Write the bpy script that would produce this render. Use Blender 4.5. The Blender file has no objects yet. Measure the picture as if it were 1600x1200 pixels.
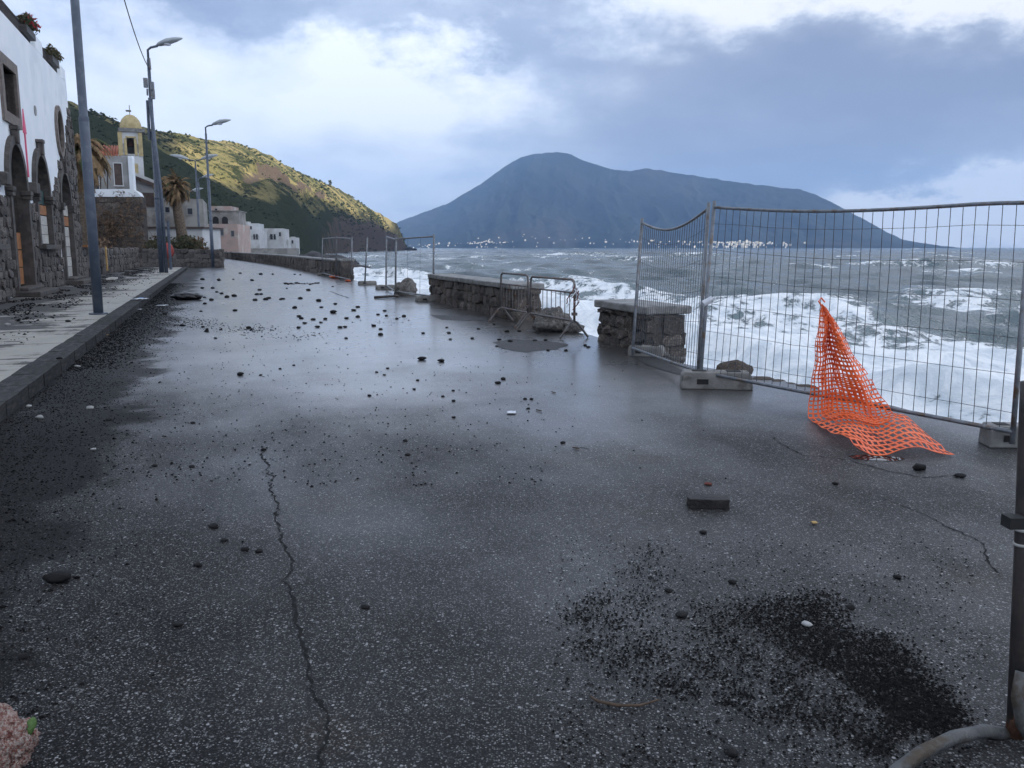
import bpy, bmesh, math, random
import numpy as np
from mathutils import Vector, Matrix, noise as mnoise
from mathutils.geometry import delaunay_2d_cdt
random.seed(7); rng = np.random.default_rng(7)
S = bpy.context.scene; C = S.collection
# ------------------------------------------------------------------ camera
FPX = 1342.0; TILT = math.radians(9.06); H = 1.55
cd = bpy.data.cameras.new('camera'); cam = bpy.data.objects.new('camera', cd); C.objects.link(cam)
cam.location = (0, 0, H); cam.rotation_euler = (math.pi/2 - TILT, 0, 0)
cd.sensor_width = 36; cd.lens = 36*FPX/1600; cd.clip_start = 0.05; cd.clip_end = 30000
S.camera = cam
S.cycles.max_bounces = 5; S.cycles.diffuse_bounces = 3; S.cycles.glossy_bounces = 3; S.cycles.transmission_bounces = 3; S.cycles.volume_bounces = 0
S.cycles.caustics_reflective = False; S.cycles.caustics_refractive = False
S.view_settings.view_transform = 'Standard'; S.view_settings.look = 'None'
S.view_settings.exposure = 0.68; S.view_settings.gamma = 1.0; S.view_settings.use_curve_mapping = False
SUN_AZ = math.radians(118); SUN_EL = math.radians(38)        # azimuth clockwise from +Y
SUNV = Vector((math.sin(SUN_AZ)*math.cos(SUN_EL), math.cos(SUN_AZ)*math.cos(SUN_EL), math.sin(SUN_EL)))
# ------------------------------------------------------------------ node helpers
class NT:
    def __init__(s, tree): s.t = tree; s.n = tree.nodes; s.l = tree.links
    def new(s, typ, **kw):
        n = s.n.new(typ)
        for k, v in kw.items(): setattr(n, k, v)
        return n
    def put(s, sock, v):
        if isinstance(v, bpy.types.NodeSocket): s.l.new(v, sock)
        elif v is not None:
            if hasattr(sock.default_value, '__len__') and len(sock.default_value) == 4 and len(v) == 3: v = (*v, 1)
            sock.default_value = v
    def m(s, op, a, b=None, c=None, clamp=False):
        n = s.new('ShaderNodeMath', operation=op, use_clamp=clamp)
        for i, v in enumerate((a, b, c)):
            if v is not None: s.put(n.inputs[i], v)
        return n.outputs[0]
    def vm(s, op, a, b=None):
        n = s.new('ShaderNodeVectorMath', operation=op); s.put(n.inputs[0], a)
        if b is not None: s.put(n.inputs[1], b)
        return n.outputs[0]
    def noise(s, vec, scale, detail=4, rough=0.55, out=0, dist=0.0):
        n = s.new('ShaderNodeTexNoise'); s.put(n.inputs['Vector'], vec); n.inputs['Scale'].default_value = scale
        n.inputs['Detail'].default_value = detail; n.inputs['Roughness'].default_value = rough; n.inputs['Distortion'].default_value = dist
        return n.outputs[out]
    def ss(s, x, a, b):
        n = s.new('ShaderNodeMapRange', interpolation_type='SMOOTHSTEP')
        s.put(n.inputs[0], x); n.inputs[1].default_value = a; n.inputs[2].default_value = b
        return n.outputs[0]
    def mix(s, f, a, b):
        n = s.new('ShaderNodeMix', data_type='RGBA'); s.put(n.inputs[0], f); s.put(n.inputs[6], a); s.put(n.inputs[7], b)
        return n.outputs[2]
    def bump(s, h, strength=0.3, dist=0.02):
        n = s.new('ShaderNodeBump'); n.inputs['Strength'].default_value = strength; n.inputs['Distance'].default_value = dist
        s.put(n.inputs['Height'], h); return n.outputs[0]
# ------------------------------------------------------------------ world: broken storm cloud over a Nishita sky
w = bpy.data.worlds.new('World'); S.world = w; w.use_nodes = True
N = NT(w.node_tree); N.n.clear()
sky = N.new('ShaderNodeTexSky', sky_type='NISHITA'); sky.sun_disc = False
sky.sun_elevation = SUN_EL; sky.sun_rotation = SUN_AZ
tc = N.new('ShaderNodeTexCoord'); sp = N.new('ShaderNodeSeparateXYZ'); N.l.new(tc.outputs['Generated'], sp.inputs[0])
X, Y, Z = sp.outputs
az0 = N.m('ARCTAN2', X, Y); el0 = N.m('ARCSINE', Z)
elp = N.m('ADD', N.m('ABSOLUTE', Z), 0.12)
cv = N.new('ShaderNodeCombineXYZ'); N.put(cv.inputs[0], N.m('DIVIDE', X, elp)); N.put(cv.inputs[1], N.m('DIVIDE', Y, elp))
cl1 = N.noise(cv.outputs[0], 0.55, 7, 0.55, dist=0.3)
dirs = N.new('ShaderNodeMapping'); N.l.new(tc.outputs['Generated'], dirs.inputs[0]); dirs.inputs['Scale'].default_value = (1, 1, 1.9)
wz = N.noise(dirs.outputs[0], 5.5, 9, 0.64, out=1)
ws = N.new('ShaderNodeSeparateColor'); N.l.new(wz, ws.inputs[0])
az = N.m('ADD', az0, N.m('MULTIPLY', N.m('SUBTRACT', ws.outputs[0], 0.5), 0.46))
el = N.m('ADD', el0, N.m('MULTIPLY', N.m('SUBTRACT', ws.outputs[1], 0.5), 0.24))
def pxdir(px, py): return math.atan2(px-800, FPX), math.atan2(386-py, FPX)
def blob(px, py, sx, sy, amp):
    a, e = pxdir(px, py); sx /= FPX; sy /= FPX
    q = N.m('ADD', N.m('POWER', N.m('ABSOLUTE', N.m('DIVIDE', N.m('SUBTRACT', az, a), sx)), 2.0), N.m('POWER', N.m('ABSOLUTE', N.m('DIVIDE', N.m('SUBTRACT', el, e), sy)), 2.0))
    return N.m('MULTIPLY', N.m('EXPONENT', N.m('MULTIPLY', q, -1.0)), amp)
fine = N.noise(dirs.outputs[0], 9, 7, 0.6)
val = N.m('ADD', N.m('MULTIPLY', N.m('SUBTRACT', cl1, 0.5), 0.9), 0.66)
val = N.m('ADD', val, N.m('MULTIPLY', N.m('SUBTRACT', fine, 0.5), 0.46))
for b in [(640, 125, 140, 75, .62), (330, 215, 330, 90, .30), (350, 35, 300, 55, -.62), (60, 95, 130, 80, .1),
          (1150, 165, 330, 70, -.34), (1530, 190, 330, 95, -.42), (1250, 290, 300, 80, -.42), (1230, 28, 330, 45, .42), (1500, 45, 180, 40, .4), (850, 270, 240, 80, -.16),
          (1430, 322, 120, 26, 1.0), (1570, 335, 150, 42, 1.1), (1250, 350, 120, 30, .15), (800, 55, 170, 42, -.5), (980, 110, 200, 40, -.2), (650, 300, 110, 60, .05)]:
    val = N.m('ADD', val, blob(*b))
cr = N.new('ShaderNodeValToRGB'); N.l.new(val, cr.inputs[0]); e = cr.color_ramp.elements
e[0].position = 0.0; e[0].color = (.25, .305, .44, 1); e[1].position = 1.0; e[1].color = (.86, .89, .95, 1)
for p, c in ((.3, (.33, .39, .525, 1)), (.55, (.48, .55, .68, 1)), (.78, (.71, .76, .85, 1))):
    k = e.new(p); k.color = c
bgs = N.new('ShaderNodeBackground'); N.l.new(sky.outputs[0], bgs.inputs[0]); bgs.inputs[1].default_value = 0.09
bgc = N.new('ShaderNodeBackground'); N.l.new(cr.outputs[0], bgc.inputs[0]); bgc.inputs[1].default_value = 0.95
mx = N.new('ShaderNodeMixShader'); N.put(mx.inputs[0], 0.93)
N.l.new(bgs.outputs[0], mx.inputs[1]); N.l.new(bgc.outputs[0], mx.inputs[2])
w.cycles.sampling_method = 'MANUAL'; w.cycles.sample_map_resolution = 256
wo = N.new('ShaderNodeOutputWorld'); N.l.new(mx.outputs[0], wo.inputs[0])
# ------------------------------------------------------------------ sun
sd = bpy.data.lights.new('sun', 'SUN'); sd.energy = 5.0; sd.angle = math.radians(0.5); sd.color = (1, .93, .80)
sun = bpy.data.objects.new('sun', sd); C.objects.link(sun); sun.rotation_euler = SUNV.to_track_quat('Z', 'Y').to_euler()

# ------------------------------------------------------------------ geometry helpers
RA = math.radians(18.9)
UX = Vector((-math.sin(RA), math.cos(RA), 0)); VX = Vector((math.cos(RA), math.sin(RA), 0)); ZX = Vector((0, 0, 1))
def R(u, v, z=0): return UX*u + VX*v + ZX*z          # road frame: u along the road, v towards the sea
def ray(px, py):
    x = px-800; up = 600-py
    return Vector((x, FPX*math.cos(TILT)+up*math.sin(TILT), up*math.cos(TILT)-FPX*math.sin(TILT)))
def G(px, py, z=0): r = ray(px, py); return r*((z-H)/r.z) + Vector((0, 0, H))
def Dp(px, py, d): r = ray(px, py); return r*(d/r.y) + Vector((0, 0, H))
def uv(p): return p.dot(UX), p.dot(VX)
def interp(x, pts): return float(np.interp(x, [p[0] for p in pts], [p[1] for p in pts]))

class MB:
    def __init__(s): s.v = []; s.f = []
    def add(s, vs, fs): o = len(s.v); s.v += [tuple(p) for p in vs]; s.f += [tuple(i+o for i in f) for f in fs]; return s
    def box(s, c, sx, sy, sz, M=None):           # c centre, full sizes along axes of M (3 column vectors)
        ax = M or (Vector((1, 0, 0)), Vector((0, 1, 0)), ZX); c = Vector(c)
        vs = [c+ax[0]*(sx/2*i)+ax[1]*(sy/2*j)+ax[2]*(sz/2*k) for i in (-1, 1) for j in (-1, 1) for k in (-1, 1)]
        return s.add(vs, [(0, 1, 3, 2), (4, 6, 7, 5), (0, 4, 5, 1), (2, 3, 7, 6), (0, 2, 6, 4), (1, 5, 7, 3)])
    def rbox(s, u0, u1, v0, v1, z0, z1): return s.box(R((u0+u1)/2, (v0+v1)/2, (z0+z1)/2), u1-u0, v1-v0, z1-z0, (UX, VX, ZX))
    def tube(s, pts, r, n=8, cap=True):
        pts = [Vector(p) for p in pts]; rs = r if isinstance(r, (list, tuple)) else [r]*len(pts)
        vs = []; fs = []; ref = None
        for i, p in enumerate(pts):
            d = (pts[min(i+1, len(pts)-1)]-pts[max(i-1, 0)]).normalized()
            a = d.cross(Vector((0.31, 0.2, 1)) if abs(d.z) < .9 else Vector((1, .1, 0))).normalized()
            if ref is not None:
                a = (ref-d*ref.dot(d)).normalized()
            ref = a; b = d.cross(a)
            for k in range(n): t = 2*math.pi*k/n; vs.append(p+(a*math.cos(t)+b*math.sin(t))*rs[i])
        for i in range(len(pts)-1):
            for k in range(n): k2 = (k+1) % n; fs.append((i*n+k, i*n+k2, (i+1)*n+k2, (i+1)*n+k))
        if cap: fs.append(tuple(range(n-1, -1, -1))); fs.append(tuple((len(pts)-1)*n+k for k in range(n)))
        return s.add(vs, fs)
    def lathe(s, c, prof, n=20):
        c = Vector(c); vs = []; fs = []
        for r, z in prof:
            for k in range(n): t = 2*math.pi*k/n; vs.append(c+Vector((r*math.cos(t), r*math.sin(t), z)))
        for i in range(len(prof)-1):
            for k in range(n): k2 = (k+1) % n; fs.append((i*n+k, i*n+k2, (i+1)*n+k2, (i+1)*n+k))
        fs.append(tuple(range(n-1, -1, -1))); fs.append(tuple((len(prof)-1)*n+k for k in range(n)))
        return s.add(vs, fs)
    def mesh(s, name, mat, smooth=False):
        me = bpy.data.meshes.new(name); me.from_pydata(s.v, [], s.f); me.update()
        if mat: me.materials.append(mat)
        if smooth: me.polygons.foreach_set('use_smooth', [True]*len(me.polygons))
        return me
    def build(s, name, mat, parent=None, smooth=False, bevel=0):
        o = link(name, s.mesh(name, mat, smooth), parent)
        if bevel:
            b = o.modifiers.new('bevel', 'BEVEL'); b.width = bevel; b.segments = 2; b.limit_method = 'ANGLE'
        return o
def link(name, me, parent=None, M=None):
    o = bpy.data.objects.new(name, me); C.objects.link(o)
    if parent:
        o.parent = parent
        root = Vector(parent.get('_loc', (0, 0, 0))); o.matrix_parent_inverse = Matrix.Translation(-root)
    if M: o.matrix_basis = M
    return o
def tag(o, label, cat, group=None):
    o['label'] = label; o['category'] = cat
    if group: o['group'] = group
    return o
def struct(o, kind='structure', label=None):
    o['kind'] = kind
    if label: o['label'] = label
    return o
def thing(name, label, cat, loc=(0, 0, 0), group=None):
    o = bpy.data.objects.new(name, None); C.objects.link(o); o.location = loc; o['_loc'] = tuple(loc); o.empty_display_size = .2
    return tag(o, label, cat, group)
def npmesh(name, V, F, mat, smooth=True, attrs=None):
    me = bpy.data.meshes.new(name); V = np.asarray(V, np.float32); F = np.asarray(F, np.int32); k = F.shape[1]
    me.vertices.add(len(V)); me.vertices.foreach_set('co', V.ravel())
    me.loops.add(F.size); me.loops.foreach_set('vertex_index', F.ravel())
    me.polygons.add(len(F)); me.polygons.foreach_set('loop_start', np.arange(0, F.size, k, dtype=np.int32))
    me.polygons.foreach_set('loop_total', np.full(len(F), k, np.int32))
    me.polygons.foreach_set('use_smooth', np.full(len(F), smooth))
    for an, av in (attrs or {}).items():
        at = me.attributes.new(an, 'FLOAT', 'POINT'); at.data.foreach_set('value', np.asarray(av, np.float32).ravel())
    me.materials.append(mat); me.update(calc_edges=True); me.validate(); return me
def gridfaces(nr, nc):
    i = np.arange(nr-1)[:, None]*nc + np.arange(nc-1)[None]
    return np.stack([i, i+1, i+nc+1, i+nc], -1).reshape(-1, 4)
def vnoise(x, y, seed=0):                    # value noise, vectorised
    xi = np.floor(x).astype(np.int64); yi = np.floor(y).astype(np.int64); xf = x-xi; yf = y-yi
    xf = xf*xf*(3-2*xf); yf = yf*yf*(3-2*yf)
    def h(a, b):
        n = (a*374761393 + b*668265263 + seed*1442695041) & 0x7fffffff
        n = ((n ^ (n >> 13))*1274126177) & 0x7fffffff
        return ((n ^ (n >> 16)) & 0xffff)/65535.0
    return (h(xi, yi)*(1-xf)+h(xi+1, yi)*xf)*(1-yf)+(h(xi, yi+1)*(1-xf)+h(xi+1, yi+1)*xf)*yf
def fbm(x, y, o=5, seed=0, g=.5):
    t = 0; a = 1; s = 0
    for k in range(o): t = t+a*vnoise(x*2**k, y*2**k, seed+k*17); s += a; a *= g
    return t/s
def sstep(x, a, b): t = np.clip((x-a)/(b-a), 0, 1); return t*t*(3-2*t)

# ------------------------------------------------------------------ materials
def mat(name, c1, c2=None, scale=3, rough=.8, bump=0, bscale=30, spec=.3, metal=0, detail=5, rnd=0, c3=None, s3=1, bd=.02):
    m = bpy.data.materials.new(name); m.use_nodes = True; n = NT(m.node_tree); b = n.n['Principled BSDF']
    pos = n.new('ShaderNodeTexCoord').outputs['Object']
    col = c1
    if c2: col = n.mix(n.ss(n.noise(pos, scale, detail), .36, .64), c1, c2)
    if c3: col = n.mix(n.ss(n.noise(pos, s3, 6), .52, .66), col, c3)
    if rnd:
        oi = n.new('ShaderNodeObjectInfo'); hs = n.new('ShaderNodeHueSaturation')
        n.put(hs.inputs['Value'], n.m('MULTIPLY_ADD', oi.outputs['Random'], 2*rnd, 1-rnd)); n.put(hs.inputs['Color'], col); col = hs.outputs[0]
    n.put(b.inputs['Base Color'], col)
    b.inputs['Roughness'].default_value = rough; b.inputs['Specular IOR Level'].default_value = spec; b.inputs['Metallic'].default_value = metal
    if bump: n.put(b.inputs['Normal'], n.bump(n.noise(pos, bscale, 6), bump, bd))
    return m
M = {}
M['lava'] = mat('lava_stone', (.05, .046, .045), (.11, .10, .095), 6, .8, .7, 18, rnd=.45, c3=(.19, .165, .14), s3=9)
M['brownstone'] = mat('parapet_stone', (.055, .047, .042), (.12, .10, .085), 7, .75, .8, 22, rnd=.4, c3=(.2, .18, .16), s3=8)
M['mortar'] = mat('mortar', (.05, .045, .042), (.09, .08, .072), 5, .9, .6, 25)
M['coping'] = mat('coping_concrete', (.17, .168, .16), (.25, .248, .24), 5, .55, .5, 30, c3=(.11, .11, .105), s3=4)
M['concrete'] = mat('concrete', (.17, .165, .155), (.25, .24, .225), 5, .75, .4, 40, c3=(.12, .115, .105), s3=7)
M['plaster'] = mat('white_plaster', (.76, .80, .84), (.82, .85, .88), .9, .85, .15, 14, c3=(.71, .75, .79), s3=.6)
M['surround'] = mat('dark_basalt_trim', (.06, .054, .05), (.10, .09, .083), 5, .7, .35, 25)
M['trimbrown'] = mat('window_stone_trim', (.15, .125, .11), (.2, .17, .15), 5, .7, .3, 25)
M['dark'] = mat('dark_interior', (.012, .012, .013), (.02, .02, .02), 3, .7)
M['glass'] = mat('window_glass', (.03, .035, .045), None, rough=.12, spec=.6)
M['woodorange'] = mat('orange_board', (.36, .17, .07), (.25, .11, .05), 6, .7, .2, 30)
M['woodwhite'] = mat('pale_board', (.5, .49, .46), (.38, .37, .34), 7, .8, .2, 30, rnd=.12)
M['woodgreen'] = mat('green_shutter', (.03, .07, .065), (.04, .085, .08), 6, .6, .2, 30)
M['pink'] = mat('pink_banner', (.72, .13, .22), (.64, .11, .19), 3, .7)
M['iron'] = mat('dark_iron', (.035, .033, .034), (.06, .05, .045), 9, .5, .2, 60)
M['pole'] = mat('blue_grey_pole_paint', (.062, .080, .112), (.080, .10, .135), 3, .42, .1, 30, spec=.4, c3=(.10, .12, .15), s3=6)
M['lamphead'] = mat('grey_lamp_housing', (.30, .33, .35), (.36, .39, .41), 5, .45)
M['galv'] = mat('galvanised_steel', (.14, .155, .175), (.2, .215, .235), 12, .42, .1, 80, spec=.5, metal=.35, c3=(.13, .10, .08), s3=9)
M['wire'] = mat('dark_wire', (.04, .045, .055), (.07, .075, .085), 12, .5, metal=.2)
M['barrier'] = mat('weathered_barrier_tube', (.11, .10, .10), (.17, .16, .155), 9, .5, .2, 60, metal=.2, c3=(.14, .075, .045), s3=7)
M['barrier2'] = mat('scuffed_steel_tube', (.085, .088, .09), (.13, .132, .13), 14, .55, .3, 70, metal=.3, c3=(.075, .06, .045), s3=11)
M['net'] = mat('orange_plastic_net', (.88, .155, .035), (.78, .12, .028), 4, .45, spec=.4)
M['tile'] = mat('red_roof_tile', (.42, .14, .075), (.30, .10, .06), 4, .8, .2, 20, rnd=.2)
M['ochre'] = mat('ochre_paint', (.50, .41, .22), (.40, .32, .17), 2, .85, .1, 10)
M['greyplaster'] = mat('grey_plaster', (.33, .33, .33), (.26, .26, .25), 1.2, .9, .2, 12, c3=(.21, .20, .19), s3=.8)
M['stucco'] = mat('stained_stucco', (.30, .29, .27), (.2, .19, .175), .7, .9, .2, 8, c3=(.14, .13, .12), s3=.5)
M['pinkplaster'] = mat('faded_pink_plaster', (.42, .31, .27), (.34, .27, .24), .6, .9, .15, 8, c3=(.45, .42, .38), s3=.4)
M['oldwhite'] = mat('old_white_wall', (.6, .61, .62), (.5, .51, .51), .5, .9, .15, 8, c3=(.42, .41, .40), s3=.35)
M['roofdark'] = mat('dark_roof', (.07, .05, .045), (.10, .075, .065), 3, .8)
M['deadfrond'] = mat('dead_palm_frond', (.13, .085, .045), (.22, .15, .08), 3, .85, rnd=.2)
M['greenfrond'] = mat('green_palm_frond', (.06, .085, .03), (.09, .11, .04), 3, .7, rnd=.2)
M['trunk'] = mat('palm_trunk', (.10, .075, .055), (.17, .135, .10), 9, .9, .8, 14, bd=.05)
M['bush'] = mat('dark_hedge_leaves', (.035, .045, .02), (.075, .06, .03), 2, .8, rnd=.1)
M['brush'] = mat('dry_brown_brush', (.10, .065, .042), (.16, .105, .065), 3, .9)
M['bushred'] = mat('rusty_leaves', (.16, .07, .035), (.10, .06, .03), 3, .8)
M['redpaint'] = mat('red_buoy_paint', (.32, .045, .035), (.25, .04, .03), 4, .6)
M['rock'] = mat('wet_black_stone', (.009, .009, .0095), (.022, .021, .021), 20, .7, .5, 60, rnd=.35, spec=.2)
M['palestone'] = mat('pale_pebble', (.38, .38, .37), (.28, .28, .27), 20, .7, .3, 60, rnd=.2)
M['boulder'] = mat('weathered_boulder', (.075, .068, .062), (.16, .15, .14), 5, .75, .9, 14, bd=.04, c3=(.24, .23, .21), s3=4)
M['brownrock'] = mat('brown_boulder', (.055, .042, .034), (.095, .075, .06), 7, .7, .7, 22, c3=(.13, .11, .09), s3=9)
M['brick'] = mat('dark_brick', (.017, .015, .015), (.03, .026, .025), 14, .6, .6, 50)
M['redstone'] = mat('red_brick_fragment', (.16, .05, .035), (.11, .04, .03), 12, .8, .4, 40)
M['pinkrock'] = mat('pink_mottled_stone', (.27, .11, .085), (.50, .42, .37), 11, .85, .9, 20, c3=(.13, .045, .035), s3=5)
M['moss'] = mat('green_weed', (.05, .10, .025), (.08, .14, .04), 20, .7)
M['bag'] = mat('black_plastic_bag', (.010, .010, .011), (.016, .016, .017), 6, .3, .5, 9, spec=.5)
M['paper'] = mat('white_litter', (.66, .68, .72), (.55, .58, .64), 20, .6)
M['blueplastic'] = mat('blue_plastic', (.05, .22, .5), None, rough=.4)
M['orangeplastic'] = mat('orange_plastic', (.6, .12, .04), (.45, .09, .03), 6, .5)
M['yellowwood'] = mat('yellow_plank', (.46, .30, .11), (.36, .22, .08), 6, .7)
M['twig'] = mat('brown_twig', (.06, .04, .028), (.09, .06, .04), 20, .7)
M['flower'] = mat('red_flowers', (.45, .03, .05), (.3, .02, .03), 20, .7)
M['kerb'] = mat('basalt_kerb', (.018, .018, .019), (.038, .0375, .037), 6, .75, .5, 35, spec=.2, rnd=.22, c3=(.055, .053, .05), s3=5)
M['hullcliff'] = mat('sea_wall_concrete', (.14, .135, .125), (.09, .085, .08), 1.5, .8, .5, 6)
M['searock'] = mat('sea_rock', (.022, .02, .02), (.045, .04, .037), .4, .6, .9, .8, bd=.4)
M['rust'] = mat('rusty_steel', (.13, .06, .035), (.09, .05, .035), 20, .7, .3, 60)

def asphalt():
    m = bpy.data.materials.new('wet_asphalt'); m.use_nodes = True; n = NT(m.node_tree); b = n.n['Principled BSDF']
    pos = n.new('ShaderNodeNewGeometry').outputs['Position']
    rot = n.new('ShaderNodeMapping'); n.l.new(pos, rot.inputs[0]); rot.inputs['Rotation'].default_value = (0, 0, -RA)
    P = rot.outputs[0]; sx = n.new('ShaderNodeSeparateXYZ'); n.l.new(P, sx.inputs[0]); v, u = sx.outputs[0], sx.outputs[1]
    big = n.noise(P, .30, 5, .6); mid = n.noise(P, 1.6, 5, .6)
    st = n.new('ShaderNodeMapping'); n.l.new(P, st.inputs[0]); st.inputs['Scale'].default_value = (1.0, .35, 1)
    streak = n.noise(st.outputs[0], .7, 5, .6)
    # standing wetness: the seaward side and the far stretch, drier beside the kerb
    wet = n.m('ADD', n.m('MULTIPLY', n.ss(u, 1.5, 15), .85), n.m('MULTIPLY', n.ss(v, -2.2, 2.4), .42))
    wet = n.m('ADD', wet, n.m('MULTIPLY', n.m('SUBTRACT', big, .5), 1.3)); wet = n.m('ADD', wet, n.m('MULTIPLY', n.m('SUBTRACT', streak, .5), .8))
    wet = n.ss(wet, .05, 1.25)
    def aggregate(sc, lo, hi):
        vo = n.new('ShaderNodeTexVoronoi'); n.put(vo.inputs['Vector'], n.vm('ADD', pos, (sc, 0, 0))); vo.inputs['Scale'].default_value = sc; vo.inputs['Randomness'].default_value = 1
        vs = n.new('ShaderNodeSeparateColor'); n.l.new(vo.outputs['Color'], vs.inputs[0])
        k = n.m('MULTIPLY', n.ss(vs.outputs[0], lo, hi), n.ss(vo.outputs['Distance'], .52, .34))
        return n.m('MULTIPLY', k, n.m('MULTIPLY_ADD', n.m('POWER', vs.outputs[1], 2.0), .9, .1)), vo.outputs['Distance'], vs.outputs[2]
    s1, d1, r1 = aggregate(135, .45, .6); s2, d2, r2 = aggregate(75, .84, .88)
    speck = n.m('MAXIMUM', n.m('MULTIPLY', s1, .8), s2)
    fine = n.noise(pos, 160, 3, .6)
    base = n.mix(n.ss(mid, .3, .7), (.018, .0178, .0185), (.032, .031, .031))
    base = n.mix(n.ss(n.noise(P, .55, 4, .6), .55, .68), base, (.034, .028, .022))
    base = n.mix(n.m('MULTIPLY', n.ss(d1, .3, .6), .75), base, (.004, .004, .004))
    base = n.mix(n.m('MULTIPLY', r1, .5), base, n.vm('MULTIPLY', base, (2.2, 2.2, 2.2)))
    sand = n.m('ADD', n.ss(v, -.1, -1.5), n.m('MULTIPLY', n.m('SUBTRACT', n.noise(P, .8, 6, .65), .5), 2.2)); sand = n.m('MULTIPLY', n.ss(sand, .35, .75), n.ss(v, .6, -.3))
    base = n.mix(n.m('MULTIPLY', sand, .9), base, (.006, .006, .006)); wet = n.m('MULTIPLY', wet, n.m('MULTIPLY_ADD', sand, -.8, 1))
    speck = n.m('MULTIPLY', speck, n.m('MULTIPLY_ADD', sand, -.75, 1))
    col = n.mix(n.m('MULTIPLY', speck, .9), base, (.36, .36, .36))
    n.put(b.inputs['Base Color'], col)
    rg = n.m('MULTIPLY_ADD', wet, -.46, .74); rg = n.m('ADD', rg, n.m('MULTIPLY', n.m('SUBTRACT', mid, .5), .12))
    n.put(b.inputs['Roughness'], rg)
    n.put(b.inputs['Specular IOR Level'], n.m('MULTIPLY_ADD', wet, .9, .1))
    hgt = n.m('ADD', n.m('MULTIPLY', fine, .5), n.m('MULTIPLY', n.ss(d1, .6, .1), .8))
    hgt = n.m('MULTIPLY', hgt, n.m('MULTIPLY_ADD', wet, -.82, 1))
    bp = n.new('ShaderNodeBump'); bp.inputs['Strength'].default_value = .55; bp.inputs['Distance'].default_value = .004; n.put(bp.inputs['Height'], hgt)
    n.put(b.inputs['Normal'], bp.outputs[0])
    n.put(b.inputs['Coat Weight'], n.m('MULTIPLY', n.m('POWER', wet, 1.6), .85)); b.inputs['Coat Roughness'].default_value = .2; b.inputs['Coat IOR'].default_value = 1.33
    return m
M['asphalt'] = asphalt()
def pavement():
    m = bpy.data.materials.new('dirty_pavement'); m.use_nodes = True; n = NT(m.node_tree); b = n.n['Principled BSDF']
    pos = n.new('ShaderNodeNewGeometry').outputs['Position']
    mp = n.new('ShaderNodeMapping'); n.l.new(pos, mp.inputs[0]); mp.inputs['Rotation'].default_value = (0, 0, -RA)
    P = n.vm('MULTIPLY', mp.outputs[0], (1, .4, 1)); sx = n.new('ShaderNodeSeparateXYZ'); n.l.new(P, sx.inputs[0])
    conc = n.mix(n.noise(P, 3, 6), (.24, .23, .20), (.38, .36, .315))
    dirt = n.m('ADD', n.m('MULTIPLY_ADD', n.m('ADD', n.noise(P, .9, 7, .65), n.noise(n.vm('MULTIPLY', mp.outputs[0], (.35, 2.2, 1)), 1.2, 7, .7)), 1.5, -1.0), n.m('MULTIPLY', n.ss(sx.outputs[0], -3.0, -4.6), .26))
    dirt = n.m('ADD', dirt, n.m('MULTIPLY', n.ss(sx.outputs[0], -3.9, -2.5), -.12)); d = n.ss(dirt, .44, .60)
    n.put(b.inputs['Base Color'], n.mix(d, conc, n.mix(n.noise(pos, 20, 5), (.028, .026, .026), (.06, .056, .053))))
    n.put(b.inputs['Roughness'], n.m('MULTIPLY_ADD', d, .2, .5)); n.put(b.inputs['Normal'], n.bump(n.m('ADD', d, n.noise(pos, 40, 5)), .5, .02))
    return m
M['pavement'] = pavement()
def seamat():
    m = bpy.data.materials.new('stormy_sea'); m.use_nodes = True; n = NT(m.node_tree); b = n.n['Principled BSDF']
    pos = n.new('ShaderNodeNewGeometry').outputs['Position']
    fa = n.new('ShaderNodeAttribute'); fa.attribute_name = 'foam'; f = fa.outputs['Fac']
    mp = n.new('ShaderNodeMapping'); n.l.new(pos, mp.inputs[0]); mp.inputs['Scale'].default_value = (1, .7, 1)
    n1 = n.noise(mp.outputs[0], .55, 8, .66, dist=1.2); n2 = n.noise(mp.outputs[0], .09, 6, .6, dist=.5)
    vo = n.new('ShaderNodeTexVoronoi', feature='SMOOTH_F1'); vo.inputs['Scale'].default_value = .8
    n.put(vo.inputs['Vector'], n.vm('ADD', mp.outputs[0], n.vm('SCALE', n.noise(pos, .8, 4, out=1)))); 
    for nd in n.n:
        if nd.type == 'VECT_MATH' and nd.operation == 'SCALE': nd.inputs['Scale'].default_value = 2.2
    lace = n.m('ADD', n.m('MULTIPLY', n.m('SUBTRACT', n1, .5), .8), n.m('MULTIPLY', n.m('SUBTRACT', n.noise(mp.outputs[0], 2.3, 7, .68, dist=1.5), .5), .55)); lace = n.m('ADD', lace, n.m('MULTIPLY', n.m('SUBTRACT', vo.outputs['Distance'], .45), .35))
    lace = n.m('ADD', lace, n.m('MULTIPLY', n.m('SUBTRACT', n2, .5), .5))
    k = n.ss(n.m('ADD', f, n.m('MULTIPLY', lace, 2.1)), .36, .62)
    water = n.mix(n.ss(n2, .35, .65), (.026, .052, .066), (.05, .088, .095))
    water = n.mix(n.m('MULTIPLY', f, .8, clamp=True), water, (.17, .24, .25))
    foam = n.mix(n.ss(n1, .35, .6), (.62, .68, .72), (.88, .9, .91))
    n.put(b.inputs['Base Color'], n.mix(k, water, foam))
    n.put(b.inputs['Roughness'], n.m('MULTIPLY_ADD', k, .5, .22)); n.put(b.inputs['Specular IOR Level'], n.m('MULTIPLY_ADD', k, -.4, .5))
    hh = n.m('ADD', n.m('MULTIPLY', n1, .5), n.m('MULTIPLY', n.noise(mp.outputs[0], 1.4, 6, .6), .5)); hh = n.m('ADD', hh, n.m('MULTIPLY', k, .25))
    n.put(b.inputs['Normal'], n.bump(hh, .9, .5))
    return m
M['sea'] = seamat()
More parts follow.
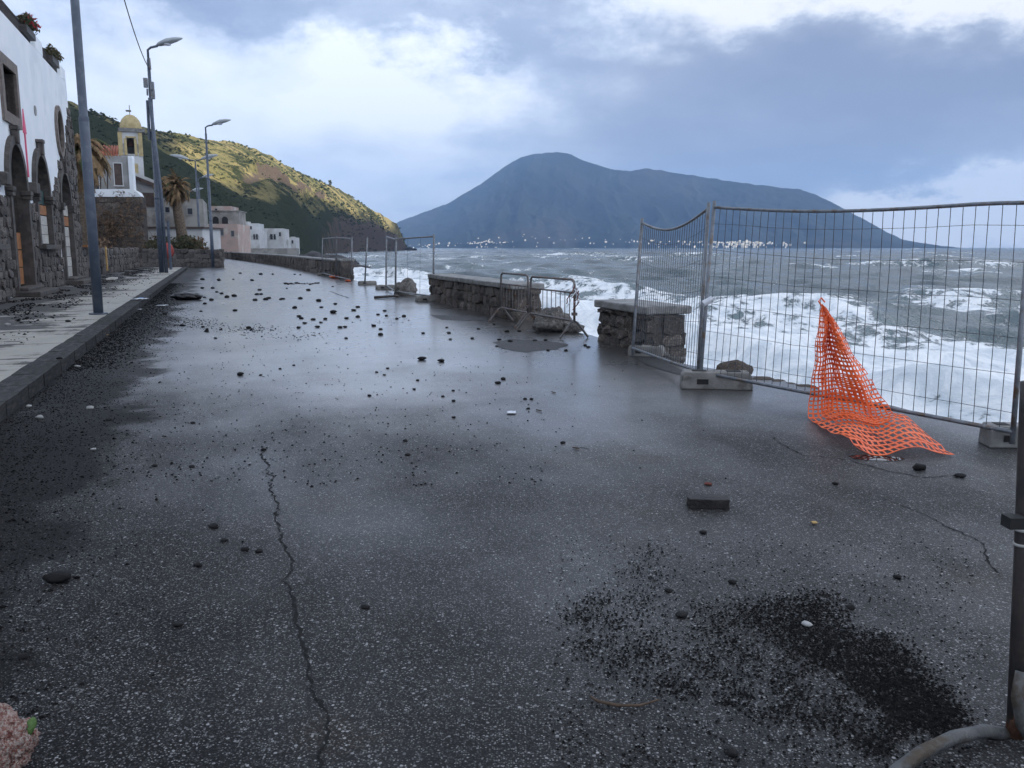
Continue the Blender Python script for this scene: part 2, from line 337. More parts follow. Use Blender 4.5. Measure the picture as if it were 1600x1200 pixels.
def hillmat():
    m = bpy.data.materials.new('grassy_hillside'); m.use_nodes = True; n = NT(m.node_tree); b = n.n['Principled BSDF']
    g = n.new('ShaderNodeNewGeometry'); pos = g.outputs['Position']; sx = n.new('ShaderNodeSeparateXYZ'); n.l.new(g.outputs['Normal'], sx.inputs[0])
    n1 = n.noise(pos, .016, 8, .62); n2 = n.noise(pos, .06, 8, .68); n3 = n.noise(pos, .3, 6, .7)
    grass = n.mix(n.ss(n1, .38, .62), (.15, .145, .055), (.33, .27, .12))
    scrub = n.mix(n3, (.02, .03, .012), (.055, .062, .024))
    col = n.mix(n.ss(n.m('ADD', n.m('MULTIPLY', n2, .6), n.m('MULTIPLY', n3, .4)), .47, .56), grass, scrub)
    sa = n.new('ShaderNodeAttribute'); sa.attribute_name = 'scrub'  # dark scrub tone that also carries cloud shade painted on the slope
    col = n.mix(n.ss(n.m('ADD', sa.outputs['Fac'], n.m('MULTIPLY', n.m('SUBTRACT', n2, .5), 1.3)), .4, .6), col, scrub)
    rock = n.mix(n3, (.075, .055, .04), (.18, .135, .10))
    ra = n.new('ShaderNodeAttribute'); ra.attribute_name = 'rock'
    rk = n.ss(n.m('ADD', ra.outputs['Fac'], n.m('MULTIPLY', n.m('SUBTRACT', n2, .5), 1.4)), .45, .6)
    n.put(b.inputs['Base Color'], n.mix(rk, col, rock)); b.inputs['Roughness'].default_value = .95; b.inputs['Specular IOR Level'].default_value = .1
    n.put(b.inputs['Normal'], n.bump(n.m('ADD', n2, n.m('MULTIPLY', n3, .5)), .9, 7)); return m
M['hill'] = hillmat()
M['island'] = mat('forested_island', (.010, .015, .016), (.02, .025, .024), .004, .95, .6, .006, spec=.05, c3=(.03, .031, .03), s3=.002, bd=40)
M['scrub'] = mat('hillside_scrub', (.02, .03, .012), (.05, .055, .022), .1, .9, spec=.1)
M['gravel'] = mat('black_gravel', (.004, .004, .004), (.013, .0125, .012), 45, .9, rnd=0, spec=.1)
M['crack'] = mat('crack_shadow_fill', (.004, .004, .004), (.008, .008, .008), 10, .9)
M['land'] = mat('dark_earth', (.05, .045, .038), (.09, .08, .066), .4, .9, .5, 3)

# rounded stone meshes shared by every wall
def blockmesh(seed, rnd=.42, jit=.17):
    r = random.Random(seed); pts = {}; V = []; F = []
    def vid(i, j, k):
        if (i, j, k) not in pts:
            p = Vector((i, j, k)); q = p.lerp(p.normalized()*1.12, rnd)
            q += Vector((r.uniform(-jit, jit), r.uniform(-jit, jit), r.uniform(-jit, jit))); pts[(i, j, k)] = len(V); V.append(q*.5)
        return pts[(i, j, k)]
    for ax in range(3):
        for sg in (-1, 1):
            for a in (-1, 0):
                for b in (-1, 0):
                    q = []
                    for (da, db) in ((0, 0), (1, 0), (1, 1), (0, 1)):
                        c = [0, 0, 0]; c[ax] = sg; c[(ax+1) % 3] = a+da; c[(ax+2) % 3] = b+db; q.append(vid(*c))
                    F.append(tuple(q if sg > 0 else q[::-1]))
    return V, F
_blocks = {}
def blocks(mk):
    if mk not in _blocks:
        L = []
        for k in range(7):
            V, F = blockmesh(k+1); b = MB(); b.add(V, F); L.append(b.mesh('stone', M[mk], False))
        _blocks[mk] = L
    return _blocks[mk]
def lay(parent, org, ea, eb, w, h, sz, mk, depth=.16, hole=None, proud=.05, name='stone', aspect=1.35):
    en = ea.cross(eb); y = 0; row = 0; rr = random.Random(int(w*100+h*10)); n = 0
    while y < h-.04:
        rh = min(sz*rr.uniform(.65, 1.3), h-y)
        if h-y-rh < sz*.3: rh = h-y
        x = -rr.uniform(0, sz*.6)
        while x < w:
            rw = sz*aspect*rr.uniform(.6, 1.35); x0 = max(x, 0); x1 = min(x+rw, w); x += rw
            if x1-x0 < sz*.3: continue
            cx, cy = (x0+x1)/2, y+rh/2
            if hole and hole(cx, cy, (x1-x0)/2, rh/2): continue
            dp = depth*rr.uniform(.85, 1.2)
            T = Matrix((ea, eb, en)).transposed().to_4x4()
            T = Matrix.Translation(org+ea*cx+eb*cy+en*(proud-depth/2+rr.uniform(-.035, .035))+eb*rr.uniform(-.12, .12)*rh) @ T @ Matrix.Rotation(rr.uniform(-.22, .22), 4, 'Z') @ Matrix.Diagonal(((x1-x0)*1.02, rh*rr.uniform(.92, 1.2), dp, 1))
            link(name, rr.choice(blocks(mk)), parent, T); n += 1
        y += rh
    return n

# ================================================================== SETTING
SEA = -3.0
def vR(u): return interp(u, [(-20, 6.25), (10, 6.25), (40, 6.25), (55, 6.0), (75, 5.4), (95, 4.0), (115, 2.5), (135, .6), (160, -4), (200, -14)])
# road
us = [-14+.22*i for i in range(0, 300)] + [52+3*i for i in range(1, 48)]
b = MB(); pv = []
for u in us:
    jag = (.10*(mnoise.noise(Vector((u*1.3, 3, 0)))+.6*mnoise.noise(Vector((u*4.7, 9, 0)))) - (.35*math.exp(-((u-10.0)/.9)**2))) if u < 52 else 0
    vl = -1.9 if u < 66 else interp(u, [(66, -1.9), (75, -2), (100, -9), (200, -40)])
    vr = vR(u)+jag
    pv += [R(u, vl-.05), R(u, vr), R(u+random.uniform(-.03, .03), vr-.12-.1*random.random(), -.16), R(u, vR(u)-.28, -5.0)]
fs = []
for i in range(len(us)-1):
    for k in range(3): fs.append((i*4+k, i*4+k+1, i*4+k+5, i*4+k+4))
b.add(pv, fs); road = b.build('road', M['asphalt']); struct(road, label='wet dark asphalt seafront road scattered with stones')
b = MB()
for i in range(len(us)-1):
    u0, u1 = us[i], us[i+1]
    b.add([R(u0, vR(u0)-.25, -.14), R(u1, vR(u1)-.25, -.14), R(u1, vR(u1)+.25, -5), R(u0, vR(u0)+.25, -5)], [(0, 1, 2, 3)])
struct(b.build('embankment', M['hullcliff'], None), label='concrete sea wall under the road edge')
# long crack, built as a jagged dark fissure strip
def strip(pts, wd, name, z=.003, mk='crack', parent=road, jit=.6):
    b = MB(); L = []
    fine = []
    for i in range(len(pts)-1):
        n = max(2, int((pts[i+1]-pts[i]).length/.03))
        for k in range(n): fine.append(pts[i].lerp(pts[i+1], k/n))
    fine.append(pts[-1])
    for i, p in enumerate(fine):
        d = (fine[min(i+1, len(fine)-1)]-fine[max(0, i-1)]).normalized(); s = Vector((-d.y, d.x, 0))
        o = s*(mnoise.noise(p*3.1)*.05+mnoise.noise(p*11)*.022+mnoise.noise(p*34)*.016)+s*random.uniform(-.006, .006); ww = wd*(.35+1.3*random.random()**2)
        L += [p+o+s*ww/2+ZX*z, p+o-s*ww/2+ZX*z]
    b.add(L, [(2*i, 2*i+1, 2*i+3, 2*i+2) for i in range(len(fine)-1)]); return b.build(name, M[mk], parent)
strip([G(x, y) for x, y in ((410, 697), (418, 740), (432, 800), (445, 860), (458, 930), (470, 1000), (482, 1070), (505, 1120), (516, 1200), (520, 1330))], .013, 'crack')
strip([G(x, y) for x, y in ((1205, 683), (1250, 712), (1310, 716), (1400, 738), (1440, 745), (1500, 744))], .012, 'crack')
strip([G(x, y) for x, y in ((1385, 780), (1450, 805), (1530, 850), (1560, 900))], .008, 'crack')
strip([G(x, y) for x, y in ((515, 455), (545, 466))], .05, 'crack')
strip([G(x, y) for x, y in ((897, 700), (920, 702))], .012, 'crack')
# repaired dark patches of asphalt
def patch(pts, z, name, mk):
    c = sum(pts, Vector())/len(pts); vs = []
    n = len(pts)
    for i in range(n):
        for k in range(6):
            p = pts[i].lerp(pts[(i+1) % n], k/6); p = p + (p-c)*(.12*mnoise.noise(p*3)); p.z = z; vs.append(p)
    b = MB(); b.add(vs, [tuple(range(len(vs)))]); return b.build(name, M[mk], road)
M['patch'] = mat('rough_dark_asphalt_patch', (.016, .016, .017), (.03, .029, .03), 6, .55, .8, 60, spec=.35)
M['puddle'] = mat('puddle_water', (.02, .022, .025), None, rough=.03, spec=.6)
patch([G(x, y) for x, y in ((770, 535), (800, 530), (850, 533), (888, 538), (870, 546), (820, 551), (785, 545))], .004, 'asphalt_patch', 'patch')
patch([G(x, y) for x, y in ((672, 492), (700, 493), (762, 496), (760, 501), (690, 500))], .004, 'asphalt_patch', 'patch')
patch([G(x, y) for x, y in ((980, 541), (1000, 548), (1085, 588), (1060, 586), (1010, 570), (975, 552))], .005, 'asphalt_patch', 'patch')
patch([G(x, y) for x, y in ((1325, 713), (1345, 711), (1385, 713), (1415, 717), (1400, 721), (1360, 720), (1335, 717))], .004, 'puddle', 'puddle')
# pavement and kerb
b = MB(); b.add([R(-14, -5.6, .13), R(-14, -2.18, .13), R(66, -2.18, .13), R(66, -5.6, .13), R(-14, -30, .13), R(66, -30, .13)], [(0, 1, 2, 3), (4, 0, 3, 5)])
side = b.build('pavement', M['pavement']); struct(side, label='raised pavement covered in dirt and dark gravel')
u = -4.0; km = []
for k in range(4):
    bb = MB(); V, F = blockmesh(40+k, .04, .035); bb.add(V, F); km.append(bb.mesh('kerb_stone', M['kerb']))
while u < 66:
    L = random.uniform(.85, 1.25)
    T = Matrix((UX, VX, ZX)).transposed().to_4x4()
    link('kerb_stone', random.choice(km), side, Matrix.Translation(R(u+L/2, -2.05, .035)) @ T @ Matrix.Diagonal((L*.985, .33, .22, 1))); u += L
# land under the village, behind the buildings
b = MB(); b.add([Vector(p) for p in ((-30, 62, -.06), (-22.5, 66.5, -.06), (-38, 130, -.2), (-58, 190, -.5), (-64, 235, -.6), (-78, 300, -1), (-140, 420, -1), (-500, 420, -1), (-500, -60, -.06), (-30, -60, -.06), (-12, 20, -.06))], [tuple(range(11))])
struct(b.build('terrain', M['land']), label='flat ground behind the buildings and the village')

# ------------------------------------------------------------------ sea
NA, NR = 560, 860
a = np.radians(np.linspace(-34, 66, NA)); r = 7*np.exp(np.linspace(0, math.log(7000/7), NR))
A_, R_ = np.meshgrid(a, r); x = R_*np.sin(A_); y = R_*np.cos(A_)
uu = x*UX.x+y*UX.y; vv = x*VX.x+y*VX.y
vshore = np.interp(uu, [-20, 55, 95, 135, 200, 260, 1200], [6.2, 6, 4, .6, -12, -20, -300]); s = vv-vshore
wx = fbm(x/60, y/60, 3, 5)*40-20; wy = fbm(x/60+9, y/60, 3, 6)*40-20
z = np.zeros_like(x); crest = np.zeros_like(x)
for k in range(16):
    lam = 3.2*1.32**k; th = math.radians(195+random.uniform(-38, 38))         # travelling towards shore
    if lam > 70: lam = random.uniform(25, 60)
    amp = .022*lam if lam < 12 else .24+.10*random.random()
    ph = (x*math.sin(th)+y*math.cos(th)+.35*wx)*2*math.pi/lam + random.random()*6
    wv = 1-2*np.abs(np.sin(ph/2))**.85 if lam > 6 else np.sin(ph)
    fade = np.clip(lam/(R_*.012*2.2), 0, 1)**1.0 if lam < 40 else 1
    z += amp*wv*fade*.85
env = .45+1.1*fbm(x/45, y/70, 3, 21)
z *= env*(.35+.65*sstep(s, 4, 45))
crest = z.copy()
# breakers rolling in, at set distances from the wall
def breaker(s0, hgt, wd, seed, lo=.35):
    sc = s0+(fbm(uu/22, uu*0+seed, 3, seed)-.5)*s0*.55
    d = (s-sc)
    prof = np.where(d < 0, np.exp(-(d/(wd*.45))**2), np.exp(-(d/(wd*1.5))**2))
    m = sstep(fbm(uu/26+seed, uu*0+.5, 3, seed+3), lo, lo+.22)
    return prof*m*hgt, m*np.exp(-((d+wd*.2)/wd)**2), d, m
foam = np.zeros_like(x)
for s0, hg, wd, sd_, lo in ((16, 1.35, 2.4, 31, .22), (33, .7, 3, 44, .38), (50, .7, 4, 57, .44), (78, .9, 5, 63, .48), (125, 1.1, 6, 71, .48), (190, 1.4, 9, 83, .48), (280, 1.6, 12, 91, .48)):
    bz, bm, d, m = breaker(s0, hg, wd, sd_, lo); z += bz
    foam += bm*.55*(1-.0*s0) - (.42 if s0 < 20 else .1)*m*np.exp(-((d+wd*.6)/(wd*.5))**2)
bx = 1-sstep(s + (fbm(x/14, y/14, 4, 77)-.5)*30, 12, 50)
foam += 1.0*bx + .6*(1-sstep(s, 18, 44))*sstep(uu, 20, 45)*(1-sstep(uu, 260, 500)) + 1.0*(1-sstep(s, 7, 15)) - .75*bx*sstep(s, 12, 22)*(fbm(x/4, y/6, 4, 99)-.34)
foam += .32*sstep(crest, .55, 1.25)*sstep(fbm(x/30, y/30, 4, 13), .42, .62) * (1-.35*sstep(R_, 400, 1500))
wc = sstep(fbm(x/16, y/(9+R_*.02), 4, 15)+.10*crest/(.6),   .665, .75); foam += .5*wc*sstep(s, 30, 60)
foam += .35*np.exp(-((s-10)/9)**2)*sstep(uu, 60, 110)
z += .10*fbm(x*1.1, y*1.1, 4, 3)*(s < 60)
z = SEA + z - np.where(s < -1.5, 3.0, 0)
V = np.stack([x, y, z], -1).reshape(-1, 3)
sea = link('sea', npmesh('sea', V, gridfaces(NR, NA)[:, ::-1], M['sea'], True, {'foam': foam})); struct(sea, label='stormy grey sea with white surf')

# ------------------------------------------------------------------ hill behind the village
def px2az(px): return math.atan2(px-800, FPX/math.cos(TILT)+0)
HX = np.linspace(-420, 640, 330); NT_ = 150
sil = [(-420, 40), (-60, 95), (60, 128), (105, 150), (150, 172), (200, 190), (255, 205), (300, 214), (345, 219), (372, 222), (400, 231), (430, 245), (470, 268), (495, 280), (520, 289), (545, 303), (560, 314), (580, 326), (600, 337), (612, 343), (622, 353), (629, 368), (633, 380), (640, 392)]
fr0 = [(-420, 90), (100, 130), (250, 170), (360, 250), (455, 330), (500, 560), (560, 860), (610, 1080), (640, 1180)]
rr_ = [(-420, 330), (105, 430), (300, 600), (420, 780), (520, 960), (600, 1130), (640, 1210)]
def hill_point(px, t, raw=False):
    r0 = interp(px, fr0); rr = interp(px, rr_); az_ = math.atan2(px-800, 1359)
    py = interp(px, sil); q = ray(px, py); k = rr/math.hypot(q.x, q.y); top = H+q.z*k
    return az_, r0, rr, top
hv = []; rockA = []
ts = np.concatenate([np.linspace(0, 1, NT_-18), 1+np.linspace(.03, .8, 18)])
hxs = HX
base = np.array([hill_point(p, 0) for p in HX])
azc, r0c, rrc, topc = base.T
TT, _ = np.meshgrid(ts, HX, indexing='ij')
rad = r0c[None]+(rrc-r0c)[None]*TT
hx_ = rad*np.sin(azc)[None]; hy_ = rad*np.cos(azc)[None]
cape = sstep(HX, 440, 600)[None]
tcl = np.clip(TT, 0, 1)
prof = (1-cape)*tcl**1.12 + cape*(.42*sstep(tcl, 0, .16)+.58*tcl**1.0)
nz = fbm(hx_/90, hy_/90, 5, 11)-.5; rid = 1-np.abs(2*fbm(hx_/130, hy_/130, 4, 23)-1)
hz = -3.4+(topc+3.4)[None]*prof
ampl = np.sin(np.pi*np.clip(TT, 0, 1))*(topc[None])*.34
hz += ampl*(nz*.9+(rid-.7)*.8) + (fbm(hx_/14, hy_/14, 4, 41)-.5)*5*np.clip(TT*6, 0, 1)
# old road terrace cut across the slope
terr = np.exp(-((TT-.47-.05*np.sin(HX/60)[None])/.018)**2)*sstep(HX, 380, 450)[None]; hz -= terr*4
cliff = np.exp(-((TT-.56-.04*np.sin(HX/35)[None])/.05)**2)*sstep(HX, 360, 410)[None]*(1-sstep(HX, 500, 540))[None]
hz += np.where(TT > .56, 1, -1)*cliff*3.5
hz = np.where(TT > 1, (topc[None])*(1-.55*(TT-1))+(fbm(hx_/14, hy_/14, 4, 41)-.5)*5, hz)
rock = cape*(.75*(1-sstep(TT, .02, .45))+.25)*1.0 + cliff*.6 + .12*sstep(TT, .85, .97)*(1-sstep(HX, 330, 370))[None] + .1
rock = rock*(.35+.65*sstep(HX, 180, 330))[None]
hill = link('hill', npmesh('hill', np.stack([hx_, hy_, hz], -1).reshape(-1, 3), gridfaces(len(ts), len(HX)), M['hill'], True, {'rock': rock, 'scrub': (1-sstep(TT+.12*(fbm(hx_/60, hy_/60, 3, 51)-.5), np.interp(HX, [-420, 200, 300, 420, 560, 640], [.8, .8, .5, .30, .25, .2])[None], np.interp(HX, [-420, 200, 300, 420, 560, 640], [1.1, 1.0, .75, .5, .45, .4])[None]))*.85})); struct(hill, label='grassy headland rising behind the village, part sunlit')  # scrub mask follows the shade line: vegetation plus shade painted into the colour
# scrub on the hill (uncountable)
idx = rng.choice(hx_.size, 13000, p=None); idx = idx[(TT.ravel()[idx] < 1.02) & (fbm(hx_.ravel()[idx]/30, hy_.ravel()[idx]/30, 3, 8) > .47)]
SV = []; SF = []
octv = np.array([(1, 0, 0), (0, 1, 0), (-1, 0, 0), (0, -1, 0), (0, 0, 1), (0, 0, -.4)], float); octf = np.array([(0, 1, 4), (1, 2, 4), (2, 3, 4), (3, 0, 4), (1, 0, 5), (2, 1, 5), (3, 2, 5), (0, 3, 5)])
def grains(P, size, flat=.7, jit=.35):
    n = len(P); V = octv[None]*(1+rng.uniform(-jit, jit, (n, 6, 3)))*np.asarray(size).reshape(-1, 1, 1)
    an = rng.uniform(0, 6.28, n); c, s_ = np.cos(an), np.sin(an); Vx = V[..., 0]*c[:, None]-V[..., 1]*s_[:, None]; Vy = V[..., 0]*s_[:, None]+V[..., 1]*c[:, None]
    V = np.stack([Vx, Vy, V[..., 2]*flat], -1)+P[:, None]
    F = octf[None]+6*np.arange(n)[:, None, None]; return V.reshape(-1, 3), F.reshape(-1, 3)
P = np.stack([hx_.ravel()[idx], hy_.ravel()[idx], hz.ravel()[idx]], -1)+rng.uniform(-2, 2, (len(idx), 3))*[1, 1, .1]
dd = np.hypot(P[:, 0], P[:, 1]); V, F = grains(P, rng.uniform(.3, 1.25, len(P))*np.clip(dd/500, .35, 1.6), .75, .5)
struct(link('scrub', npmesh('scrub', V, F, M['scrub'], False)), 'stuff', 'low dark scrub dotted over the headland')

# ------------------------------------------------------------------ far island
IX = np.linspace(560, 1500, 520)
isil = [(560, 380), (600, 362), (625, 345), (660, 333), (700, 318), (725, 303), (750, 288), (775, 270), (800, 254), (815, 245), (835, 240), (870, 237), (892, 241), (910, 250), (930, 257), (955, 264), (985, 267), (1010, 263), (1045, 268), (1100, 277), (1150, 284), (1200, 291), (1250, 296), (1275, 305), (1310, 321), (1350, 343), (1385, 362), (1410, 374), (1440, 380), (1475, 385), (1500, 388)]
ti = np.concatenate([np.linspace(0, 1, 110), 1+np.linspace(.05, .6, 8)])
q = np.array([ray(p, interp(p, isil)) for p in IX]); hl = np.hypot(q[:, 0], q[:, 1]); itop = H+q[:, 2]/hl*4800
iaz = np.arctan2(q[:, 0], q[:, 1]); TI, _ = np.meshgrid(ti, IX, indexing='ij')
irad = 3800+1000*TI+(fbm(IX/60, IX*0, 3, 2)*200-100)[None]*(1-np.clip(TI, 0, 1))
ix = irad*np.sin(iaz)[None]; iy = irad*np.cos(iaz)[None]; tcl = np.clip(TI, 0, 1)
iz = -5+(itop+5)[None]*(.06*sstep(tcl, 0, .03)+.94*tcl**1.45)
gul = 1-np.abs(2*fbm(ix/120+fbm(ix/300, iy/300, 3, 1)*2, iy/420, 4, 9)-1)
iz += np.sin(np.pi*tcl)**.8*(itop[None])*.20*(gul-.7) + (fbm(ix/40, iy/40, 4, 4)-.5)*10*np.clip(tcl*5, 0, 1)
iz = np.where(TI > 1, itop[None]*(1-.8*(TI-1)), iz)
island = link('island', npmesh('island', np.stack([ix, iy, iz], -1).reshape(-1, 3), gridfaces(len(ti), len(IX)), M['island'], True)); struct(island, label='blue hazy twin-peaked island across the water')
M['townwhite'] = mat('white_house_wall', (.82, .77, .67), (.68, .64, .57), .05, .9, rnd=.2)
hm = []
for k in range(5):
    bb = MB(); hw = random.uniform(8, 14); hh = random.uniform(5, 9)
    bb.box((0, 0, hh/2-2), hw, 9, hh+4); bb.box((hw*.2, 0, hh+1), hw*.5, 6, 3); hm.append(bb.mesh('house', M['townwhite']))
def isl_z(px, t):
    i = int(np.clip((px-560)/(940)*519, 0, 518)); j = int(t*109); return Vector((ix[j, i], iy[j, i], iz[j, i]))
def house_far(px, t, lab, grp, k=1.0):
    o = link('house', random.choice(hm)); o.location = isl_z(px, t); o.rotation_euler = (0, 0, random.uniform(-.5, .5)); o.scale = [random.uniform(.22, .55)*k]*3; tag(o, lab, 'house', grp)
for k in range(170): house_far(random.gauss(1158, 36) if k < 140 else random.uniform(1000, 1240), abs(random.gauss(0, .03))+.012, 'tiny pale house in the bright town at the foot of the far island', 'houses of the bright town across the water', 1.45)
for k in range(115): house_far(random.choice((random.uniform(640, 760), random.gauss(770, 30), random.uniform(640, 890), random.uniform(900, 1040))), abs(random.gauss(0, .045))+.012, 'tiny pale house scattered along the far island shore left of the bright town', 'houses scattered along the far shore')

# ------------------------------------------------------------------ unseen cloud overhead, added and shaped to keep the seafront in shade
ZC = 900.0
bnd = [(-420, 100), (60, 120), (215, 190), (240, 212), (300, 258), (340, 290), (430, 322), (500, 338), (560, 342), (600, 352), (640, 372)]  # line on the hill where the added sheet's shade ends
NTH = 240; th = np.linspace(-math.pi, math.pi, NTH); edge = []
for t in th:
    px = 800+1359*math.tan(t) if abs(t) < 1.2 else 9999*np.sign(t)
    if -420 <= px <= 640:
        i = int(np.clip((px+420)/1060*329, 0, 329)); by = interp(px, bnd)
        pys = [600-(FPX*(0))-0 for _ in (0,)]
        col = np.stack([hx_[:NT_-18, i], hy_[:NT_-18, i], hz[:NT_-18, i]], -1)
        dz = col[:, 2]-H; fw = col[:, 1]
        pyv = 600-FPX*np.tan(np.arctan2(dz, fw)+TILT)
        j = int(np.argmin(np.abs(np.maximum.accumulate(-pyv)+by))); p = Vector(col[j])
        if px < 225: p = p*1.6
    elif px > 640 and abs(t) < 1.2: p = Vector((math.sin(t), math.cos(t), 0))*interp(px, [(640, 1300), (720, 2600), (1700, 2600), (3000, 1200)])
    else: p = Vector((math.sin(t), math.cos(t), 0))*interp(abs(t), [(.5, 900), (1.2, 700), (3.2, 500)])
    edge.append(p)
cvv = []; NRR = 36
for j in range(NRR):
    f = (j+.0)/(NRR-1)
    for i, p in enumerate(edge):
        g = Vector((p.x*f, p.y*f, p.z*f*f)); w_ = g+SUNV*((ZC-g.z)/SUNV.z)
        wob = 1+.0*f; n_ = mnoise.noise(w_/140)+.5*mnoise.noise(w_/55)
        w_ += Vector((mnoise.noise(w_/120+Vector((5, 0, 0))), mnoise.noise(w_/120+Vector((0, 7, 0))), 0))*30*f
        cvv.append((w_, 45*(1-f**4)*(1+.5*n_)+3))
b = MB(); n0 = len(cvv)
b.v = [tuple(p+ZX*(t*1.6)) for p, t in cvv]+[tuple(p-ZX*(t*.4)) for p, t in cvv]
for j in range(NRR-1):
    for i in range(NTH-1):
        k = j*NTH+i; b.f += [(k, k+1, k+NTH+1, k+NTH), (n0+k, n0+k+NTH, n0+k+NTH+1, n0+k+1)]
for i in range(NTH-1): k = (NRR-1)*NTH+i; b.f.append((k, k+1, n0+k+1, n0+k))
mc = bpy.data.materials.new('shade_cloud_vapour'); mc.use_nodes = True; n = NT(mc.node_tree); n.n.remove(n.n['Principled BSDF'])
tr = n.new('ShaderNodeBsdfTranslucent'); tr.inputs[0].default_value = (.93, .95, 1, 1); n.l.new(tr.outputs[0], n.n['Material Output'].inputs[0]); M['shade_cloud'] = mc
struct(b.build('shade_cloud', mc, None, True), label='unseen overcast sheet added high above to shade the seafront')
# ------------------------------------------------------------------ haze
hb = MB(); hb.box((0, 3300, 296), 14600, 7900, 610); hz_o = hb.build('haze', None)
hm_ = bpy.data.materials.new('haze_air'); hm_.use_nodes = True; n = NT(hm_.node_tree); n.n.clear()
pvn = n.new('ShaderNodeVolumePrincipled'); pvn.inputs['Color'].default_value = (.34, .57, 1, 1); pvn.inputs['Density'].default_value = 0.00016; pvn.inputs['Anisotropy'].default_value = .1
on = n.new('ShaderNodeOutputMaterial'); n.l.new(pvn.outputs[0], on.inputs['Volume']); hz_o.data.materials.append(hm_); struct(hz_o, 'stuff', 'pale sea haze over the whole bay')


# ================================================================== WHITE BUILDING WITH ARCHES
FV = -5.5
bd = thing('white_building', 'white plastered building with dark stone arches along the pavement', 'building', R(34, FV, .13))
def arch_loop(u0, u1, z0, zs, zt, n=14):
    c = (u0+u1)/2; a_ = (u1-u0)/2
    return [(u0, z0), (u1, z0)]+[(c+a_*math.cos(t), zs+(zt-zs)*math.sin(t)) for t in np.linspace(0, math.pi, n)]
def oval(cu, cz, a_, b_, n=18): return [(cu+a_*math.cos(t), cz+b_*math.sin(t)) for t in np.linspace(0, 2*math.pi, n, endpoint=False)]
ARCH = [(23.6, 26.2, 1.62, 3.25, 4.5, 'win'), (28.35, 30.6, .16, 3.25, 4.55, 'door'), (32.3, 34.6, 1.62, 3.3, 4.6, 'win'), (37.1, 39.4, .3, 3.2, 4.4, 'door')]
holes = [arch_loop(*a_[:5]) for a_ in ARCH]+[oval(38.35, 5.98, .62, .8), [(28.85, 5.42), (30.6, 5.42), (30.6, 6.72), (28.85, 6.72)], [(23.2, 5.42), (24.9, 5.42), (24.9, 6.72), (23.2, 6.72)]]
def inside(p, L):
    c = False; n = len(L)
    for i in range(n):
        (x1, y1), (x2, y2) = L[i], L[(i+1) % n]
        if (y1 > p[1]) != (y2 > p[1]) and p[0] < (x2-x1)*(p[1]-y1)/(y2-y1)+x1: c = not c
    return c
def pierced(outline, holes, to3, mb):
    vs = []; ed = []
    for L in [outline]+holes:
        o = len(vs); vs += [Vector(p) for p in L]; ed += [(o+i, o+(i+1) % len(L)) for i in range(len(L))]
    r_ = delaunay_2d_cdt(vs, ed, [], 1, 1e-5); P, Fc = r_[0], r_[2]
    F = []
    for f in Fc:
        c = sum((P[i] for i in f), Vector((0, 0)))/len(f)
        if not any(inside(c, h) for h in holes): F.append(tuple(f))
    mb.add([to3(p) for p in P], F)
outl = [(6, 0), (41.4, 0), (41.4, 8.3), (6, 8.3)]
mb = MB(); pierced(outl, holes, lambda p: R(p[0], FV, p[1]), mb)
for L in holes:                                     # reveals
    n_ = len(L); rv = MB(); rv.add([R(p[0], FV, p[1]) for p in L]+[R(p[0], FV-.5, p[1]) for p in L], [(i, (i+1) % n_, n_+(i+1) % n_, n_+i) for i in range(n_)]); rv.build('reveal', M['surround'], bd)
mb.add([R(41.4, FV, 0), R(41.4, FV-9, 0), R(41.4, FV-9, 8.3), R(41.4, FV, 8.3), R(6, FV-9, 8.3), R(6, FV, 8.3)], [(0, 1, 2, 3), (3, 2, 4, 5)])
mb.build('wall', M['plaster'], bd)
# roof parapet piers and railings
for u0, u1 in ((28.0, 28.9), (34.9, 36.3), (40.3, 41.4)):
    MB().rbox(u0, u1, FV-.35, FV-.004, 8.303, 8.85).build('parapet_pier', M['plaster'], bd, bevel=.06)
for u0, u1 in ((22, 28.0), (28.9, 34.9), (36.3, 40.3)):
    rl = MB().tube([R(u0, FV-.15, 8.82), R(u1, FV-.15, 8.82)], .035).tube([R(u0, FV-.15, 8.38), R(u1, FV-.15, 8.38)], .02).build('railing', M['iron'], bd)
    k = u0+.12
    while k < u1: MB().tube([R(k, FV-.15, 8.38), R(k, FV-.15, 8.82)], .014, 5).build('baluster', M['iron'], rl); k += .14
def ring(loop, off, z0cut=None):                     # offset loop outwards in (u,z)
    c = (sum(p[0] for p in loop)/len(loop), sum(p[1] for p in loop)/len(loop)); return [(p[0]+(off if p[0] > c[0] else -off if p[0] < c[0] else 0), p[1]+(off if p[1] > c[1] else -off)) for p in loop]
def surround(loop, out, proud, mk, name, closed=True):
    b = MB(); n_ = len(loop)
    A = [R(p[0], FV+.0, p[1]) for p in loop]; B = [R(p[0], FV, p[1]) for p in out]
    o = VX*proud; rngi = range(n_ if closed else n_-1)
    b.add([p+o for p in A]+[p+o for p in B]+[p-VX*.2 for p in A]+[p-VX*.02 for p in B], sum([[(i, (i+1) % n_, n_+(i+1) % n_, n_+i), (i, 2*n_+i, 2*n_+(i+1) % n_, (i+1) % n_), (n_+i, n_+(i+1) % n_, 3*n_+(i+1) % n_, 3*n_+i)] for i in rngi], []))
    return b.build(name, M[mk], bd)
